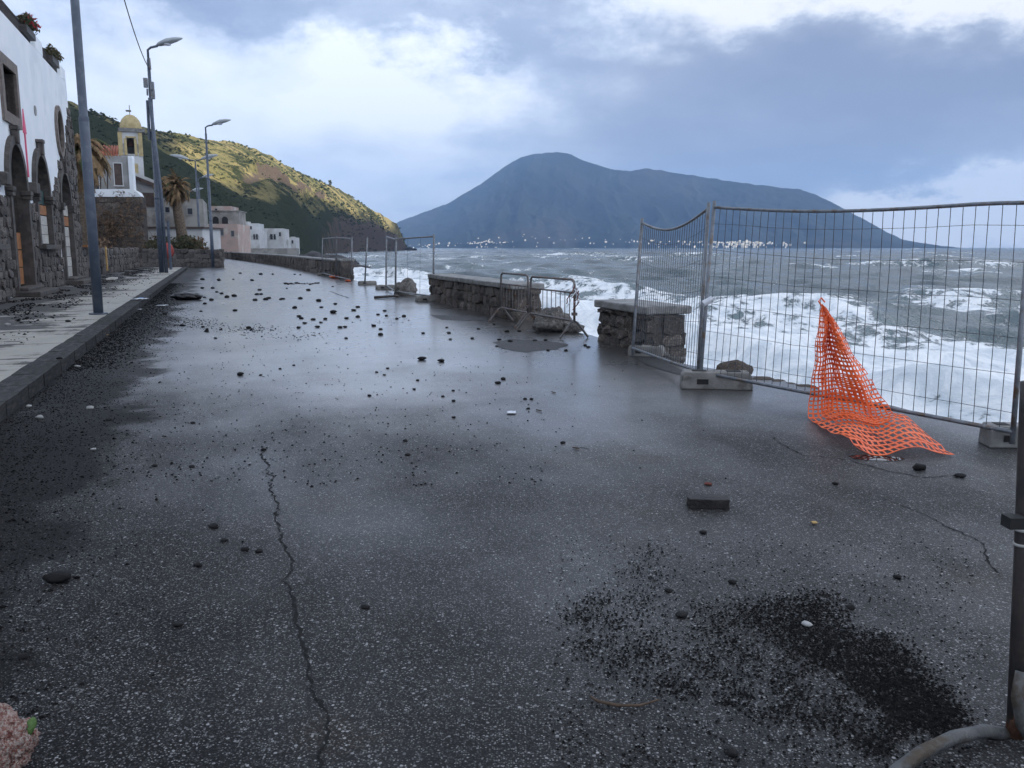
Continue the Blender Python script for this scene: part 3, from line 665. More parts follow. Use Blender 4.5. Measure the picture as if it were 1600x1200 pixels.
for (u0, u1, z0, zs, zt, kind) in ARCH:
    n_ = 16; c = (u0+u1)/2; a_ = (u1-u0)/2; ins = [(u1, z0), ]+[(c+a_*math.cos(t), zs+(zt-zs)*math.sin(t)) for t in np.linspace(0, math.pi, n_)]+[(u0, z0)]
    wd = .24; out_ = [(u1+wd, z0)]+[(c+(a_+wd)*math.cos(t), zs+(zt-zs+wd)*math.sin(t)) for t in np.linspace(0, math.pi, n_)]+[(u0-wd, z0)]
    ins = [(c+(p[0]-c)*.985, p[1]-.01) for p in ins]
    surround(ins, out_, .13, 'surround', 'arch_surround', False)
    MB().box(R(c, FV+.12, zt+.22),   .24, .2, .40, (UX, VX, ZX)).box(R(c, FV+.12, zt+.47), .34, .24, .12, (UX, VX, ZX)).build('keystone', M['surround'], bd, bevel=.02)
    for e_ in (u0-.12, u1+.12): MB().box(R(e_, FV+.08, zs-.06),   .42, .28, .14, (UX, VX, ZX)).box(R(e_, FV+.08, zs-.20), .34, .24, .12, (UX, VX, ZX)).build('impost', M['surround'], bd, bevel=.02)
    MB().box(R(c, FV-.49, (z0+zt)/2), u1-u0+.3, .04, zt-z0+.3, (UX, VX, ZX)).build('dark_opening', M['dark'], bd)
    if kind == 'win': MB().box(R(c, FV+.05, z0-.07), u1-u0+.7, .5, .16, (UX, VX, ZX)).build('sill', M['surround'], bd, bevel=.02)
    else: MB().box(R(c, FV+.25, .20), u1-u0+.9, .9, .16, (UX, VX, ZX)).box(R(c, FV+.12, .33), u1-u0+.3, .45, .10, (UX, VX, ZX)).build('door_step', M['surround'], bd, bevel=.03)
# boards closing the openings
def boards(u0, u1, z0, z1, n_, mks, dep=.07):
    h_ = (z1-z0)/n_
    for k in range(n_): MB().box(R((u0+u1)/2, FV-dep+random.uniform(-.01, .01), z0+h_*(k+.5)), u1-u0, .05, h_*.95, (UX, VX, ZX)).build('board', M[mks[k % len(mks)]], bd)
boards(32.35, 34.55, 1.66, 2.62, 3, ['woodwhite']); boards(32.35, 34.55, 2.64, 2.98, 1, ['woodorange'])
boards(32.35, 34.55, 3.0, 3.5, 1, ['woodgreen'], .12)
boards(37.15, 39.35, .38, 2.35, 5, ['woodwhite']); boards(37.15, 39.35, 2.37, 2.75, 1, ['woodorange']); boards(37.15, 39.35, 2.77, 3.2, 1, ['woodwhite'])
boards(28.4, 30.55, .4, 2.0, 3, ['woodorange'], .2)
boards(23.7, 26.1, 1.66, 2.6, 3, ['woodwhite'])
for cu in (27.55, 31.75): MB().box(R(cu, FV+.12, 3.42), .62, .24, .34, (UX, VX, ZX)).build('wall_box', M['surround'], bd, bevel=.02)
sq = holes[5]; so = [(28.55, 5.12), (30.9, 5.12), (30.9, 7.02), (28.55, 7.02)]; surround(sq, so, .08, 'trimbrown', 'window_surround')
surround(holes[6], [(22.9, 5.12), (25.2, 5.12), (25.2, 7.02), (22.9, 7.02)], .08, 'trimbrown', 'window_surround')
surround(holes[4], oval(38.35, 5.98, .80, .98), .10, 'trimbrown', 'window_surround')
for u0, u1, z0, z1 in ((28.85, 30.6, 5.42, 6.72), (23.2, 24.9, 5.42, 6.72), (37.7, 39.0, 5.1, 6.85)):
    wn = MB().box(R((u0+u1)/2, FV-.32, (z0+z1)/2), .07, .06, z1-z0, (UX, VX, ZX)).box(R((u0+u1)/2, FV-.32, (z0+z1)/2), u1-u0, .058, .06, (UX, VX, ZX)).build('window', M['iron'], bd)
    MB().box(R((u0+u1)/2, FV-.40, (z0+z1)/2), u1-u0+.3, .03, z1-z0+.3, (UX, VX, ZX)).build('pane', M['glass'], wn)
MB().tube([R(33.7, FV-.05, 6.1), R(33.7, FV+.03, 6.1)], .17, 16).build('vent_cover', M['greyplaster'], bd)
def dadohole(ox, oz, boundary=None):
    def f(cx, cy, hw, hh):
        u_, z_ = ox+cx, oz+cy
        for (u0, u1, z0, zs, zt, kd) in ARCH:
            if u0-.22-hw*.7 < u_ < u1+.22+hw*.7 and (z0-.12 < z_ < zt+.2): return True
        if boundary and z_ > boundary(u_): return True
        return False
    return f
# rubble facing of dark lava stone: low dado, rising in a ragged line towards the far end
bnd_f = lambda u_: 2.95 if u_ < 35.2 else interp(u_, [(35.2, 3.1), (36.2, 3.8), (37.2, 4.5), (38.6, 5.0), (39.4, 5.2), (40.0, 6.0), (41.4, 7.5)])+.25*mnoise.noise(Vector((u_*2.2, 0, 1)))
nst = lay(bd, R(22.5, FV, .13), UX, ZX, 18.9, 7.4, .29, 'lava', .2, dadohole(22.5, .13, bnd_f), proud=.09)
# pink painted arrows hung on the wall
for u_, lab in ((31.55, 'tall pink arrow pointing up on white wall between two stone arches'), (27.3, 'pink arrow at the left edge of the white wall, partly cut off')):
    z0, z1 = 3.75, 5.85; b = MB()
    prof = [(-.07, z0), (.07, z0), (.07, z1-.75), (.24, z1-.75), (0, z1), (-.24, z1-.75), (-.07, z1-.75)]
    n_ = len(prof); b.add([R(u_+p[0], FV+.03, p[1]) for p in prof]+[R(u_+p[0], FV+.004, p[1]) for p in prof], [tuple(range(n_))]+[(i, (i+1) % n_, n_+(i+1) % n_, n_+i) for i in range(n_)])
    tag(b.build('arrow_sign', M['pink']), lab, 'sign', 'pink arrows on the white wall')
def leafball(mb, c, rx, rz, n_, ls, rr=random):
    for k in range(n_):
        d = Vector((rr.gauss(0, 1), rr.gauss(0, 1), rr.gauss(0, 1))).normalized()*(rr.random()**.4); p = Vector(c)+Vector((d.x*rx, d.y*rx, d.z*rz))
        a_ = Vector((rr.uniform(-1, 1), rr.uniform(-1, 1), rr.uniform(-1, 1))).normalized(); b_ = a_.orthogonal().normalized(); s_ = ls*rr.uniform(.5, 1.3)
        mb.add([p-a_*s_, p+b_*s_*.45, p+a_*s_, p-b_*s_*.45], [(0, 1, 2, 3)])
for uf, lab, red in ((33.8, 'flower trough with red blooms hung on the roof railing', True), (38.6, 'dark planter on the roof railing near the building end', False)):
    pl = thing('planter', lab, 'planter', R(uf, FV-.1, 8.4), 'planters on the roof railing')
    MB().box(R(uf, FV-.02, 8.62), 1.5, .2, .22, (UX, VX, ZX)).build('trough', M['iron'], pl)
    b = MB(); [leafball(b, R(uf+k*.35, FV, 8.92), .25, .2, 60, .08) for k in (-2, -1, 0, 1, 2)]; b.build('leaves', M['bush'], pl)
    if red: b = MB(); [leafball(b, R(uf+k*.3, FV+.05, 9.0), .25, .18, 40, .07) for k in (-1, 0, 1, 2)]; b.build('blooms', M['flower'], pl)
# ================================================================== LAVA STONE WALLS ON THE LEFT
def stonewall(name, label, p0, p1, z0, z1, th_, sz, mk='lava', coping=None, ends=True, group=None, backs=False, cat='wall', toprag=0):
    d = (p1-p0); L = d.length; ea = d.normalized(); eb = ZX; en = ea.cross(eb)
    t = thing(name, label, cat, ((p0+p1)/2)+ZX*z0, group)
    c = (p0+p1)/2-en*(th_/2+.03)+ZX*((z0+z1)/2); MB().box(c, L, th_, z1-z0-.02, (ea, en, ZX)).build('core', M['mortar'], t)
    hole = (lambda cx, cy, a_, b_: cy > (z1-z0)-toprag*(.5+.5*mnoise.noise(Vector((cx*1.5, 4, 0))))) if toprag else None
    lay(t, p0+ZX*z0, ea, eb, L, z1-z0, sz, mk, .18, hole, .06)
    if ends:
        lay(t, p1+ZX*z0, -en, eb, th_+.05, z1-z0, sz, mk, .16, None, .03); lay(t, p0-en*(th_+.05)+ZX*z0, en, eb, th_+.05, z1-z0, sz, mk, .16, None, .03)
    if coping:
        x_ = 0; k = 0
        while x_ < L-.05:
            l_ = min(random.uniform(*coping), L-x_)
            MB().box(p0+ea*(x_+l_/2)-en*(th_/2+.02)+ZX*(z1+.06+random.uniform(-.006, .006)), l_*.992, th_+.26, .12, (ea, en, ZX)).build('coping_slab', M['coping'], t, bevel=.025); x_ += l_
    return t
# rubble wall end rising past the white building, with its corner
stonewall('rubble_wall', 'tall rough lava stone wall end beside the white building and dead palm', R(41.45, FV), R(44.2, FV-.3), .1, 7.2, .8, .36, ends=False, toprag=1.2)
stonewall('garden_wall', 'low dark lava stone wall running along the pavement past the arches', R(44.3, FV-.4), R(66.5, -5.1), .1, 1.45, .45, .34, ends=False)
w2a = G(215, 418, .0); w2b = G(337, 418.5, .0)
stonewall('garden_wall', 'low black stone wall across the road bend, behind the tall lamps', w2a+Vector((0, 1, 0)), w2b+Vector((0, 1, 0)), -.05, 1.38, .6, .36)
t0 = Dp(120, 386, 70); t1 = Dp(226, 386, 70); t0.z = t1.z = 0
tw = stonewall('terrace_wall', 'high brown stone terrace wall with white parapet, overgrown with dry vines', t0, t1, 0, 5.5, .8, .42, 'brownstone', ends=False)
lay(tw, t1, Vector((-.36, .93, 0)).normalized(), ZX, 5, 5.5, .42, 'brownstone', .2, None, .05)
MB().add([t0+ZX*5.5+Vector((0, -.1, 0)), t1+ZX*5.5+Vector((.1, -.1, 0)), t1+Vector((-1.9, 5.4, 5.5)), t0+Vector((0, 6, 5.5)), t0+ZX*6.1+Vector((0, -.1, 0)), t1+ZX*6.1+Vector((-.5, -.1, 0)), t1+Vector((-2.2, 5.4, 6.1)), t0+Vector((0, 6, 6.1))], [(0, 1, 5, 4), (1, 2, 6, 5), (4, 5, 6, 7)]).build('white_parapet', M['plaster'], tw)
vn = thing('dry_vines', 'dry brown creeper hanging over the stone terrace wall', 'plant', Dp(170, 400, 69.4)); b = MB(); b2 = MB()
for k in range(170):
    p = Dp(random.gauss(172, 26), random.gauss(350, 22), 69.5); pts = [p]
    for j in range(4): p = p+Vector((random.uniform(-.3, .3), random.uniform(-.1, .06), random.uniform(-.4, .22))); pts.append(p)
    b.tube(pts, .016, 3, False); leafball(b2, p, .25, .3, 9, .1)
b.build('stems', M['brush'], vn)['kind'] = 'stuff'; b2.build('leaves', M['brush'], vn)
ht = thing('dry_hedge', 'heap of dry brown brush behind the low wall beside the terrace', 'plant', R(52, -6.5, .1)); b = MB()
for k in range(26): leafball(b, R(random.uniform(46, 64), random.uniform(-8, -6.4), random.uniform(.6, 1.75)), .7, .5, 70, .12)
b.build('twigs', M['brush'], ht)
pk = MB(); pk.box(R(49.8, -5.36, .95), .35, .06, 1.25, (UX, VX, ZX)); tag(pk.build('plank', M['yellowwood']), 'yellow plank standing against low dark wall behind first lamp', 'plank')
pk = MB(); pk.box(R(46.5, -5.85, 1.60), 3.2, .5, .10, (UX, VX, ZX)); tag(pk.build('plank', M['woodorange'], bevel=.02), 'orange brown plank lying on top of the low dark wall', 'plank')
pk = MB(); pk.box(R(41.5, -4.3, .19), 1.5, .35, .08, (UX, (VX+UX*.5).normalized(), ZX)); tag(pk.build('plank', M['woodwhite'], bevel=.01), 'pale board lying on the pavement by the last arch', 'plank')
# ================================================================== BUILDINGS BEYOND
def bld(name, label, x0, x1, yt, d, dep, mk, wins=(), yaw=0, zb=-.3, roofmk=None, cat='house', parapet=.0):
    a_ = Dp(x0, yt, d); c_ = Dp(x1, yt, d); zt = a_.z; cen = (a_+c_)/2; wd = (c_-a_).length
    ea = Vector((math.cos(yaw), math.sin(yaw), 0)); en = Vector((math.sin(yaw), -math.cos(yaw), 0)); wd /= max(.6, math.cos(yaw))
    t = thing(name, label, cat, (cen.x, cen.y, zb))
    MB().box(Vector((cen.x, cen.y, (zb+zt)/2))-en*dep/2, wd, dep, zt-zb, (ea, en, ZX)).build('wall', M[mk], t)
    if parapet:
        for s_ in (-1, 1): MB().box(Vector((cen.x, cen.y, zt+parapet/2))+ea*(s_*(wd/2-.15))-en*dep/2, .3, dep, parapet, (ea, en, ZX)).build('parapet', M[mk], t)
        MB().box(Vector((cen.x, cen.y, zt+parapet/2))-en*.15, wd-.62, .3, parapet, (ea, en, ZX)).build('parapet', M[mk], t)
    if roofmk: MB().box(Vector((cen.x, cen.y, zt+.08))-en*dep/2, wd+.5, dep+.5, .16, (ea, en, ZX)).build('roof', M[roofmk], t)
    for (wx, wy, ww, wh, kind) in wins:             # pixel rectangles on the front face
        p = Dp(wx, wy, d); s_ = d/FPX; p = cen+ea*((p-cen).dot(ea)/max(.6, math.cos(yaw)))+ZX*(p.z-cen.z)
        W_, H_ = ww*s_, wh*s_
        if kind == 'arch':
            n_ = 10; pr = [(W_/2*math.cos(q_), H_/2-W_/2+W_/2*math.sin(q_)) for q_ in np.linspace(0, math.pi, n_)]+[(-W_/2, -H_/2), (W_/2, -H_/2)]
            b = MB(); n2 = len(pr); b.add([p+ea*(q_[0]*1.15)+ZX*(q_[1]*1.1)+en*.10 for q_ in pr]+[p+ea*q_[0]+ZX*q_[1]+en*.10 for q_ in pr]+[p+ea*(q_[0]*1.15)+ZX*(q_[1]*1.1)-en*.02 for q_ in pr], sum([[(i, (i+1) % n2, n2+(i+1) % n2, n2+i), (i, 2*n2+i, 2*n2+(i+1) % n2, (i+1) % n2)] for i in range(n2)], []))
            wn = b.build('window', M[mk], t); b = MB(); b.add([p+ea*q_[0]+ZX*q_[1]+en*.02 for q_ in pr], [tuple(range(n2))]); b.build('pane', M['dark'], wn)
        else:
            f_ = max(.06, W_*.1); b = MB()
            for sx_, sz_, bw, bh in ((-1, 0, f_, H_), (1, 0, f_, H_), (0, 1, W_+f_, f_), (0, -1, W_+f_*2.4, f_*1.3)):
                b.box(p+ea*(sx_*W_/2)+ZX*(sz_*H_/2)+en*.04, bw, .12, bh, (ea, en, ZX))
            wn = b.build('window' if kind != 'door' else 'door', M['greyplaster' if mk != 'greyplaster' else 'oldwhite'], t)
            MB().box(p+en*.012, W_, .02, H_, (ea, en, ZX)).build('pane', M['glass' if kind == 'win' else 'roofdark'], wn)
    return t
h1 = bld('grey_house', 'grey plastered house with white corner strips above the stone terrace', 128, 197, 243, 78, 8, 'greyplaster', [(183, 272, 12, 34, 'door'), (152, 285, 8, 24, 'win')], .4)
a_ = Dp(199.5, 273, 77.9)+Vector((0, .9, 0)); MB().box(a_, .36, .5, 58*78/FPX).build('corner_strip', M['plaster'], h1)
a_ = Dp(172, 258, 76.2); pg = thing('pergola', 'thin dark metal pergola frame on the terrace of the grey house', 'pergola', Dp(165, 298, 76))
b = MB()
for xx in (148, 157, 168): b = MB().tube([Dp(xx, 298, 76), Dp(xx, 262 if xx > 150 else 268, 76)], .06, 6); b.build('post', M['iron'], pg)
MB().tube([Dp(146, 266, 76), Dp(160, 260, 76), Dp(169, 256, 76)], .08, 6).tube([Dp(168, 256, 76), Dp(171, 262, 78)], .05, 6).build('beam', M['iron'], pg)
# side wing with sloping lean-to roof
h2 = thing('side_house', 'low grey house wing with white sloping roof edge beside the church', 'house', Dp(226, 386, 82))
pts = [(206, 328), (246, 328), (246, 292), (206, 276)]; b = MB(); P4 = [Dp(x_, y_, 82) for x_, y_ in pts]
b.add(P4+[p+Vector((0, 7, 0)) for p in P4], [(0, 1, 2, 3), (1, 5, 6, 2), (3, 2, 6, 7), (0, 3, 7, 4)]); b.build('wall', M['greyplaster'], h2)
b = MB(); e0, e1 = Dp(203, 272, 81.6), Dp(250, 291, 81.6); b.add([e0, e1, e1+ZX*.28, e0+ZX*.28, e0+Vector((0, 7.6, 0)), e1+Vector((0, 7.6, 0)), e1+Vector((0, 7.6, .28)), e0+Vector((0, 7.6, .28))], [(0, 1, 2, 3), (3, 2, 6, 7), (0, 4, 5, 1), (1, 5, 6, 2)]); b.build('roof', M['oldwhite'], h2)
b = MB(); b.add([e0-ZX*.34, e1-ZX*.34, e1-ZX*.01, e0-ZX*.01], [(0, 1, 2, 3)]); b.build('eave_board', M['roofdark'], h2)
a_ = Dp(246, 310, 81.5); MB().box(a_, .3, .3, 2.6).build('corner_strip', M['plaster'], h2); MB().box(Dp(230, 312, 81.97), 1.1, .1, 1.3).build('window', M['roofdark'], h2)
# church
CD = 125; sc = CD/FPX
ch = thing('church', 'church with yellow domed bell tower and red tiled roof', 'church', Dp(203, 386, CD))
def cpx(x_, y_, d=CD): return Dp(x_, y_, d)
def cbox(x0, x1, y0, y1, d, dep, mk, name, par=ch, yaw=.0):
    a_, c_ = cpx(x0, y1, d), cpx(x1, y0, d); return MB().box(((a_.x+c_.x)/2, d+dep/2, (a_.z+c_.z)/2), c_.x-a_.x, dep, c_.z-a_.z).build(name, M[mk], par)
cbox(186, 221, 242, 300, CD, 3.4, 'oldwhite', 'tower_base'); cbox(196, 213, 255, 300, CD-.15, .1, 'ochre', 'ochre_panel')
tw_ = thing  # tower shaft with arched belfry opening
fo = [Dp(x_, y_, CD) for x_, y_ in ((186, 243), (219, 243), (219, 205), (186, 205))]
b = MB(); ou = [(fo[0].x, fo[0].z), (fo[1].x, fo[1].z), (fo[2].x, fo[2].z), (fo[3].x, fo[3].z)]
la, lb = Dp(197, 240, CD), Dp(208.5, 216, CD); cxm = (la.x+lb.x)/2; aw = (lb.x-la.x)/2; zs_ = lb.z-aw*.6
al = [(la.x, la.z), (lb.x, la.z)]+[(cxm+aw*math.cos(q_), zs_+aw*1.1*math.sin(q_)) for q_ in np.linspace(0, math.pi, 10)]
pierced(ou, [al], lambda p: Vector((p[0], CD, p[1])), b); n_ = len(al)
b.add([Vector((p[0], CD, p[1])) for p in al]+[Vector((p[0], CD+.8, p[1])) for p in al], [(i, (i+1) % n_, n_+(i+1) % n_, n_+i) for i in range(n_)])
b.add([Vector((ou[1][0], CD, ou[1][1])), Vector((ou[1][0], CD+3.2, ou[1][1])), Vector((ou[2][0], CD+3.2, ou[2][1])), Vector((ou[2][0], CD, ou[2][1])), Vector((ou[0][0], CD, ou[0][1])), Vector((ou[0][0], CD+3.2, ou[0][1])), Vector((ou[3][0], CD+3.2, ou[3][1])), Vector((ou[3][0], CD, ou[3][1]))], [(0, 1, 2, 3), (5, 4, 7, 6), (1, 5, 6, 2)])
bf = b.build('belfry', M['oldwhite'], ch)
MB().lathe((cxm, CD+1.5, la.z+1.2), [(.5, 0), (.42, .2), (.32, .6), (.2, .85), (.05, .95)], 12).build('bell', M['rust'], bf)
for xx in (188, 217): cbox(xx-2, xx+1.6, 206, 243, CD-.12, .14, 'ochre', 'pilaster')
for x_, y_, w_, h_ in ((195.5, 229, 2.2, 26), (210, 229, 2.2, 26), (202.7, 213.5, 15, 2.6)): cbox(x_-w_/2, x_+w_/2, y_-h_/2, y_+h_/2, CD-.10, .12, 'ochre', 'ochre_frame')
for x_ in (191.6, 214): cbox(x_-1.6, x_+1.6, 224, 238, CD-.06, .08, 'greyplaster', 'worn_patch')
cbox(184, 222, 199.5, 205, CD-.3, 3.8, 'coping', 'cornice')
dm = MB(); cc = Dp(203, 200, CD); rr0 = 15.5*sc; dm.lathe((cc.x, CD+1.6, cc.z), [(rr0*1.02, 0), (rr0, .25)]+[(rr0*math.cos(q_), .25+1.28*rr0*math.sin(q_)) for q_ in np.linspace(.12, 1.5, 9)], 22); dmo = dm.build('dome', M['ochre'], ch, True)
MB().tube([Vector((cc.x, CD+1.6, cc.z+1.9)), Vector((cc.x, CD+1.6, cc.z+3.4))], .05, 6).tube([Vector((cc.x-.5, CD+1.6, cc.z+2.6)), Vector((cc.x+.2, CD+1.6, cc.z+2.6))], .12, 6).build('weathervane', M['iron'], dmo)
cbox(130, 187, 243, 300, CD+1, 8, 'greyplaster', 'nave_wall')
ra_, rb_ = Dp(128, 244, CD), Dp(188, 244, CD); rf = MB().add([ra_, rb_, rb_+Vector((0, 7, 2.0)), ra_+Vector((0, 7, 2.0)), ra_-ZX*.2, rb_-ZX*.2], [(0, 1, 2, 3), (0, 4, 5, 1)]).build('roof', M['tile'], ch)
tm = MB().tube([Vector((0, 0, 0)), Vector((0, 7, 2.0))], .14, 6).mesh('tile_row', M['tile'], True)
xx = ra_.x
while xx < rb_.x: o = link('tile_row', tm, rf, Matrix.Translation((xx, CD-.05, ra_.z+.05))); o.matrix_parent_inverse = Matrix.Translation(-Vector(ch['_loc'])) @ Matrix.Identity(4) if False else rf.matrix_parent_inverse.inverted() @ rf.matrix_parent_inverse; xx += .36
ch.rotation_euler = (0, 0, .40); h2.rotation_euler = (0, 0, .38)
# village
bld('stucco_building', 'long stained grey building with flat roof behind the second palm', 222, 312, 316, 96, 12, 'stucco', [(247, 328, 7, 9, 'win'), (262, 328, 7, 9, 'win'), (295, 330, 8, 10, 'win')], .3, parapet=.4)
bld('white_wall_shed', 'low white walled yard building behind the dark hedge', 226, 316, 357, 82, 5, 'oldwhite', [(252, 372, 9, 12, 'door')], 0, roofmk='roofdark')
bld('pink_house', 'narrow faded pink house beside the slim lamp', 306, 321, 338, 118, 12, 'pinkplaster', [(314, 355, 4, 8, 'win'), (313, 379, 5, 12, 'door')], .33)
bld('arched_building', 'faded pink old house front below the two arched openings', 322, 370, 350, 150, 12, 'pinkplaster', [(340, 362, 5, 11, 'win'), (347, 362, 5, 11, 'win'), (333, 362, 4, 10, 'win'), (363, 365, 5, 9, 'win'), (340, 383, 5, 9, 'door')], .12)
bld('upper_storey', 'grey brown upper storey with two arched openings', 328, 370, 330, 158, 8, 'stucco', [(337.5, 344, 9, 11, 'arch'), (351.5, 344, 9, 11, 'arch')], .12, roofmk='stucco')
bld('roof_tower', 'small brownish block on the roof behind the arched openings', 330, 360, 322, 168, 7, 'pinkplaster', [(338, 328, 4, 4, 'win')], .1)
bld('white_house', 'larger white house, first of the white houses by the water', 371, 404, 360, 205, 14, 'oldwhite', [(378.5, 372, 4.5, 9, 'win'), (401, 370, 3, 8, 'win'), (397, 370, 2.6, 8, 'win')], .15, -1)
bld('white_house', 'set-back white upper storey above the first white house', 373, 403, 349, 214, 10, 'oldwhite', [(392, 356, 3, 5, 'win')], .15, -1)
bld('white_house', 'white house with balcony door in the middle of the waterfront row', 404, 442, 360, 225, 14, 'oldwhite', [(408, 370, 2.6, 8, 'win'), (424, 370, 4, 8, 'win'), (429, 370, 3, 8, 'win'), (412, 384, 3, 7, 'door'), (437, 366, 3, 6, 'win')], .15, -1, parapet=.5)
bld('white_house', 'low white house stepping down towards the sea', 432, 450, 374, 232, 10, 'oldwhite', [(436, 381, 3, 7, 'door'), (442, 380, 2.4, 5, 'win'), (447, 380, 2.4, 5, 'win')], .15, -1)
bld('white_house', 'last white house at the sea end of the village', 446, 462, 371, 240, 10, 'oldwhite', [(452, 378, 2.4, 5, 'win'), (457, 378, 2.4, 5, 'win')], .15, -1)
bld('boat_store', 'grey waterfront wall below the white houses', 345, 462, 388, 200, 4, 'stucco', [], .12, -3, cat='wall')
for (x_, y_, d_, w_, h_, lab) in ((383, 346, 216, 5, 5, 'small white stair hut on the first white house roof'), (420, 357, 228, 5, 4, 'low white roof hut on the middle white house'), (455, 369, 243, 4, 3, 'tiny white roof hut on the last white house')):
    t = thing('roof_hut', lab, 'hut', Dp(x_, y_+4, d_)); s_ = d_/FPX; p = Dp(x_, y_, d_); MB().box(p+Vector((0, 2, -.4)), w_*s_, 2.5, h_*s_).build('wall', M['oldwhite'], t); MB().tube([p+Vector((.3, 2, 0)), p+Vector((.3, 2, 1.6))], .05, 5).build('aerial', M['iron'], t)
for (x_, y_, d_) in ((400, 375, 202.5), (427, 375, 222), (378, 377.5, 202)):
    t = thing('balcony', 'small iron balcony on a white waterfront house', 'balcony', Dp(x_, y_, d_), 'balconies of the white houses'); p = Dp(x_, y_, d_); MB().box(p, 1.7, 1.0, .14).build('slab', M['oldwhite'], t)
    MB().tube([p+Vector((-.85, -.5, .9)), p+Vector((.85, -.5, .9))], .05, 5).build('rail', M['iron'], t)
    for k in range(7): MB().tube([p+Vector((-.85+k*.283, -.5, 0)), p+Vector((-.85+k*.283, -.5, .9))], .03, 4).build('baluster', M['iron'], t)
# rocks in the surf below the village
def rockmesh(name, mk, sub=2, seed=0, amp=.35, flat=.7):
    bm = bmesh.new(); bmesh.ops.create_icosphere(bm, subdivisions=sub, radius=1)
    for v_ in bm.verts:
        n_ = mnoise.noise(v_.co*1.1+Vector((seed*7.3, 0, 0)))+.5*mnoise.noise(v_.co*2.6+Vector((0, seed*3.1, 0))); v_.co *= 1+amp*n_
        if sub > 2: v_.co += v_.co.normalized()*(.12*amp*mnoise.noise(v_.co*7))
        v_.co.z *= flat
    me = bpy.data.meshes.new(name); bm.to_mesh(me); bm.free(); me.materials.append(M[mk]); me.polygons.foreach_set('use_smooth', [True]*len(me.polygons)); return me
sr = [rockmesh('sea_rock', 'searock', 3, k, .6, .5) for k in range(4)]
for k, (x_, y_, d_, s_) in enumerate(((470, 394, 215, 6), (488, 394, 225, 6.5), (508, 394, 230, 6), (525, 396, 200, 5), (540, 397, 190, 3.4), (640, 388, 1150, 9), (455, 398, 190, 4))):
    p = Dp(x_, y_, d_); o = link('sea_rock', sr[k % 4]); o.location = (p.x, p.y, SEA+.4); o.scale = (s_*1.3, s_, s_*.75); o.rotation_euler = (0, 0, k*1.7)
    tag(o, 'black rock awash in surf off the headland tip' if x_ == 640 else 'black reef rock awash in the surf below the village', 'rock', 'reef rocks in the surf')
# ================================================================== PALMS AND HEDGE
def palm(label, basep, ht_, nf, fl, droop, green, trunk_r, lean=(0, 0), wind=(0, 0), mk='deadfrond'):
    t = thing('palm_tree', label, 'tree', basep); top = basep+Vector((lean[0], lean[1], ht_))
    pts = [basep.lerp(top, k/8)+Vector((0, 0, 0)) for k in range(9)]
    MB().tube(pts, [trunk_r*(1.15-.3*k/8+.06*(k % 2)) for k in range(9)], 10).build('trunk', M['trunk'], t, True)
    bs = {True: MB(), False: MB()}
    for k in range(nf):
        az_ = random.uniform(0, 6.28); g_ = random.random() < green; el_ = random.uniform(.1, 1.3) if g_ else random.uniform(-1.3, 1.3)
        d = Vector((math.cos(az_)*math.cos(el_), math.sin(az_)*math.cos(el_), math.sin(el_))); p = top.copy(); L = fl*random.uniform(.7, 1.1); n_ = 9; spine = [p.copy()]
        for j in range(n_):
            p = p+d*(L/n_); d = (d+Vector((wind[0], wind[1], -droop*random.uniform(.6, 1.4)))*.16).normalized(); spine.append(p.copy())
        b = bs[g_]; b.tube(spine, [.028*(1-.8*j/n_)+.004 for j in range(n_+1)], 4, False)
        for j in range(1, n_+1):
            tdir = (spine[j]-spine[j-1]).normalized(); sd_ = tdir.cross(ZX)
            if sd_.length < .1: sd_ = Vector((1, 0, 0))
            sd_.normalize()
            for m_ in range(4):
                q_ = spine[j-1].lerp(spine[j], m_/4)
                for sg in (-1, 1):
                    ll = fl*.24*random.uniform(.6, 1.1)*(1.15-j/n_*.6); e_ = q_+(sd_*sg*.75+tdir*.6-ZX*random.uniform(.15, .8)).normalized()*ll; wv = tdir*.022*fl
                    b.add([q_-wv, q_+wv, e_], [(0, 1, 2)])
    bs[False].build('dead_fronds', M[mk], t)
    if green: bs[True].build('green_fronds', M['greenfrond'], t)
    return t
pb = Vector((-22.4, 46, .1)); palm('wind-battered palm with brown drooping fronds beside the white building', pb, 6.4, 120, 2.1, 2.0, .08, .34, wind=(.2, -.1))
pp = Dp(291, 386, 74); pp.z = 0; palm('bare-trunked palm with brown ragged crown behind the second lamp', pp, 6.5, 150, 1.75, 1.3, .05, .42, lean=(-.75, 0), wind=(-.5, 0))
hd = thing('hedge', 'dark rounded hedge with rusty patches behind the black stone wall', 'hedge', Dp(275, 400, 71)); b = MB(); b3 = MB()
for k in range(34):
    x_ = random.uniform(238, 312); leafball(b if x_ < 300 or random.random() < .4 else b3, Dp(x_, random.uniform(372, 392)+abs(x_-272)*.12, random.uniform(70, 73)), .75, .5, 110, .13)
b.build('leaves', M['bush'], hd); b3.build('rusty_leaves', M['bushred'], hd)
by = G(268, 421, 0)+Vector((0, -.6, 0)); bo = thing('buoy', 'faded red round buoy against the black stone wall', 'buoy', by)
MB().lathe(by+ZX*.75, [(.05, .0), (.34, .12), (.46, .4), (.46, .65), (.34, .95), (.08, 1.1)], 14).build('float', M['redpaint'], bo, True); MB().tube([by, by+ZX*.8], .07, 6).build('stake', M['rust'], bo)
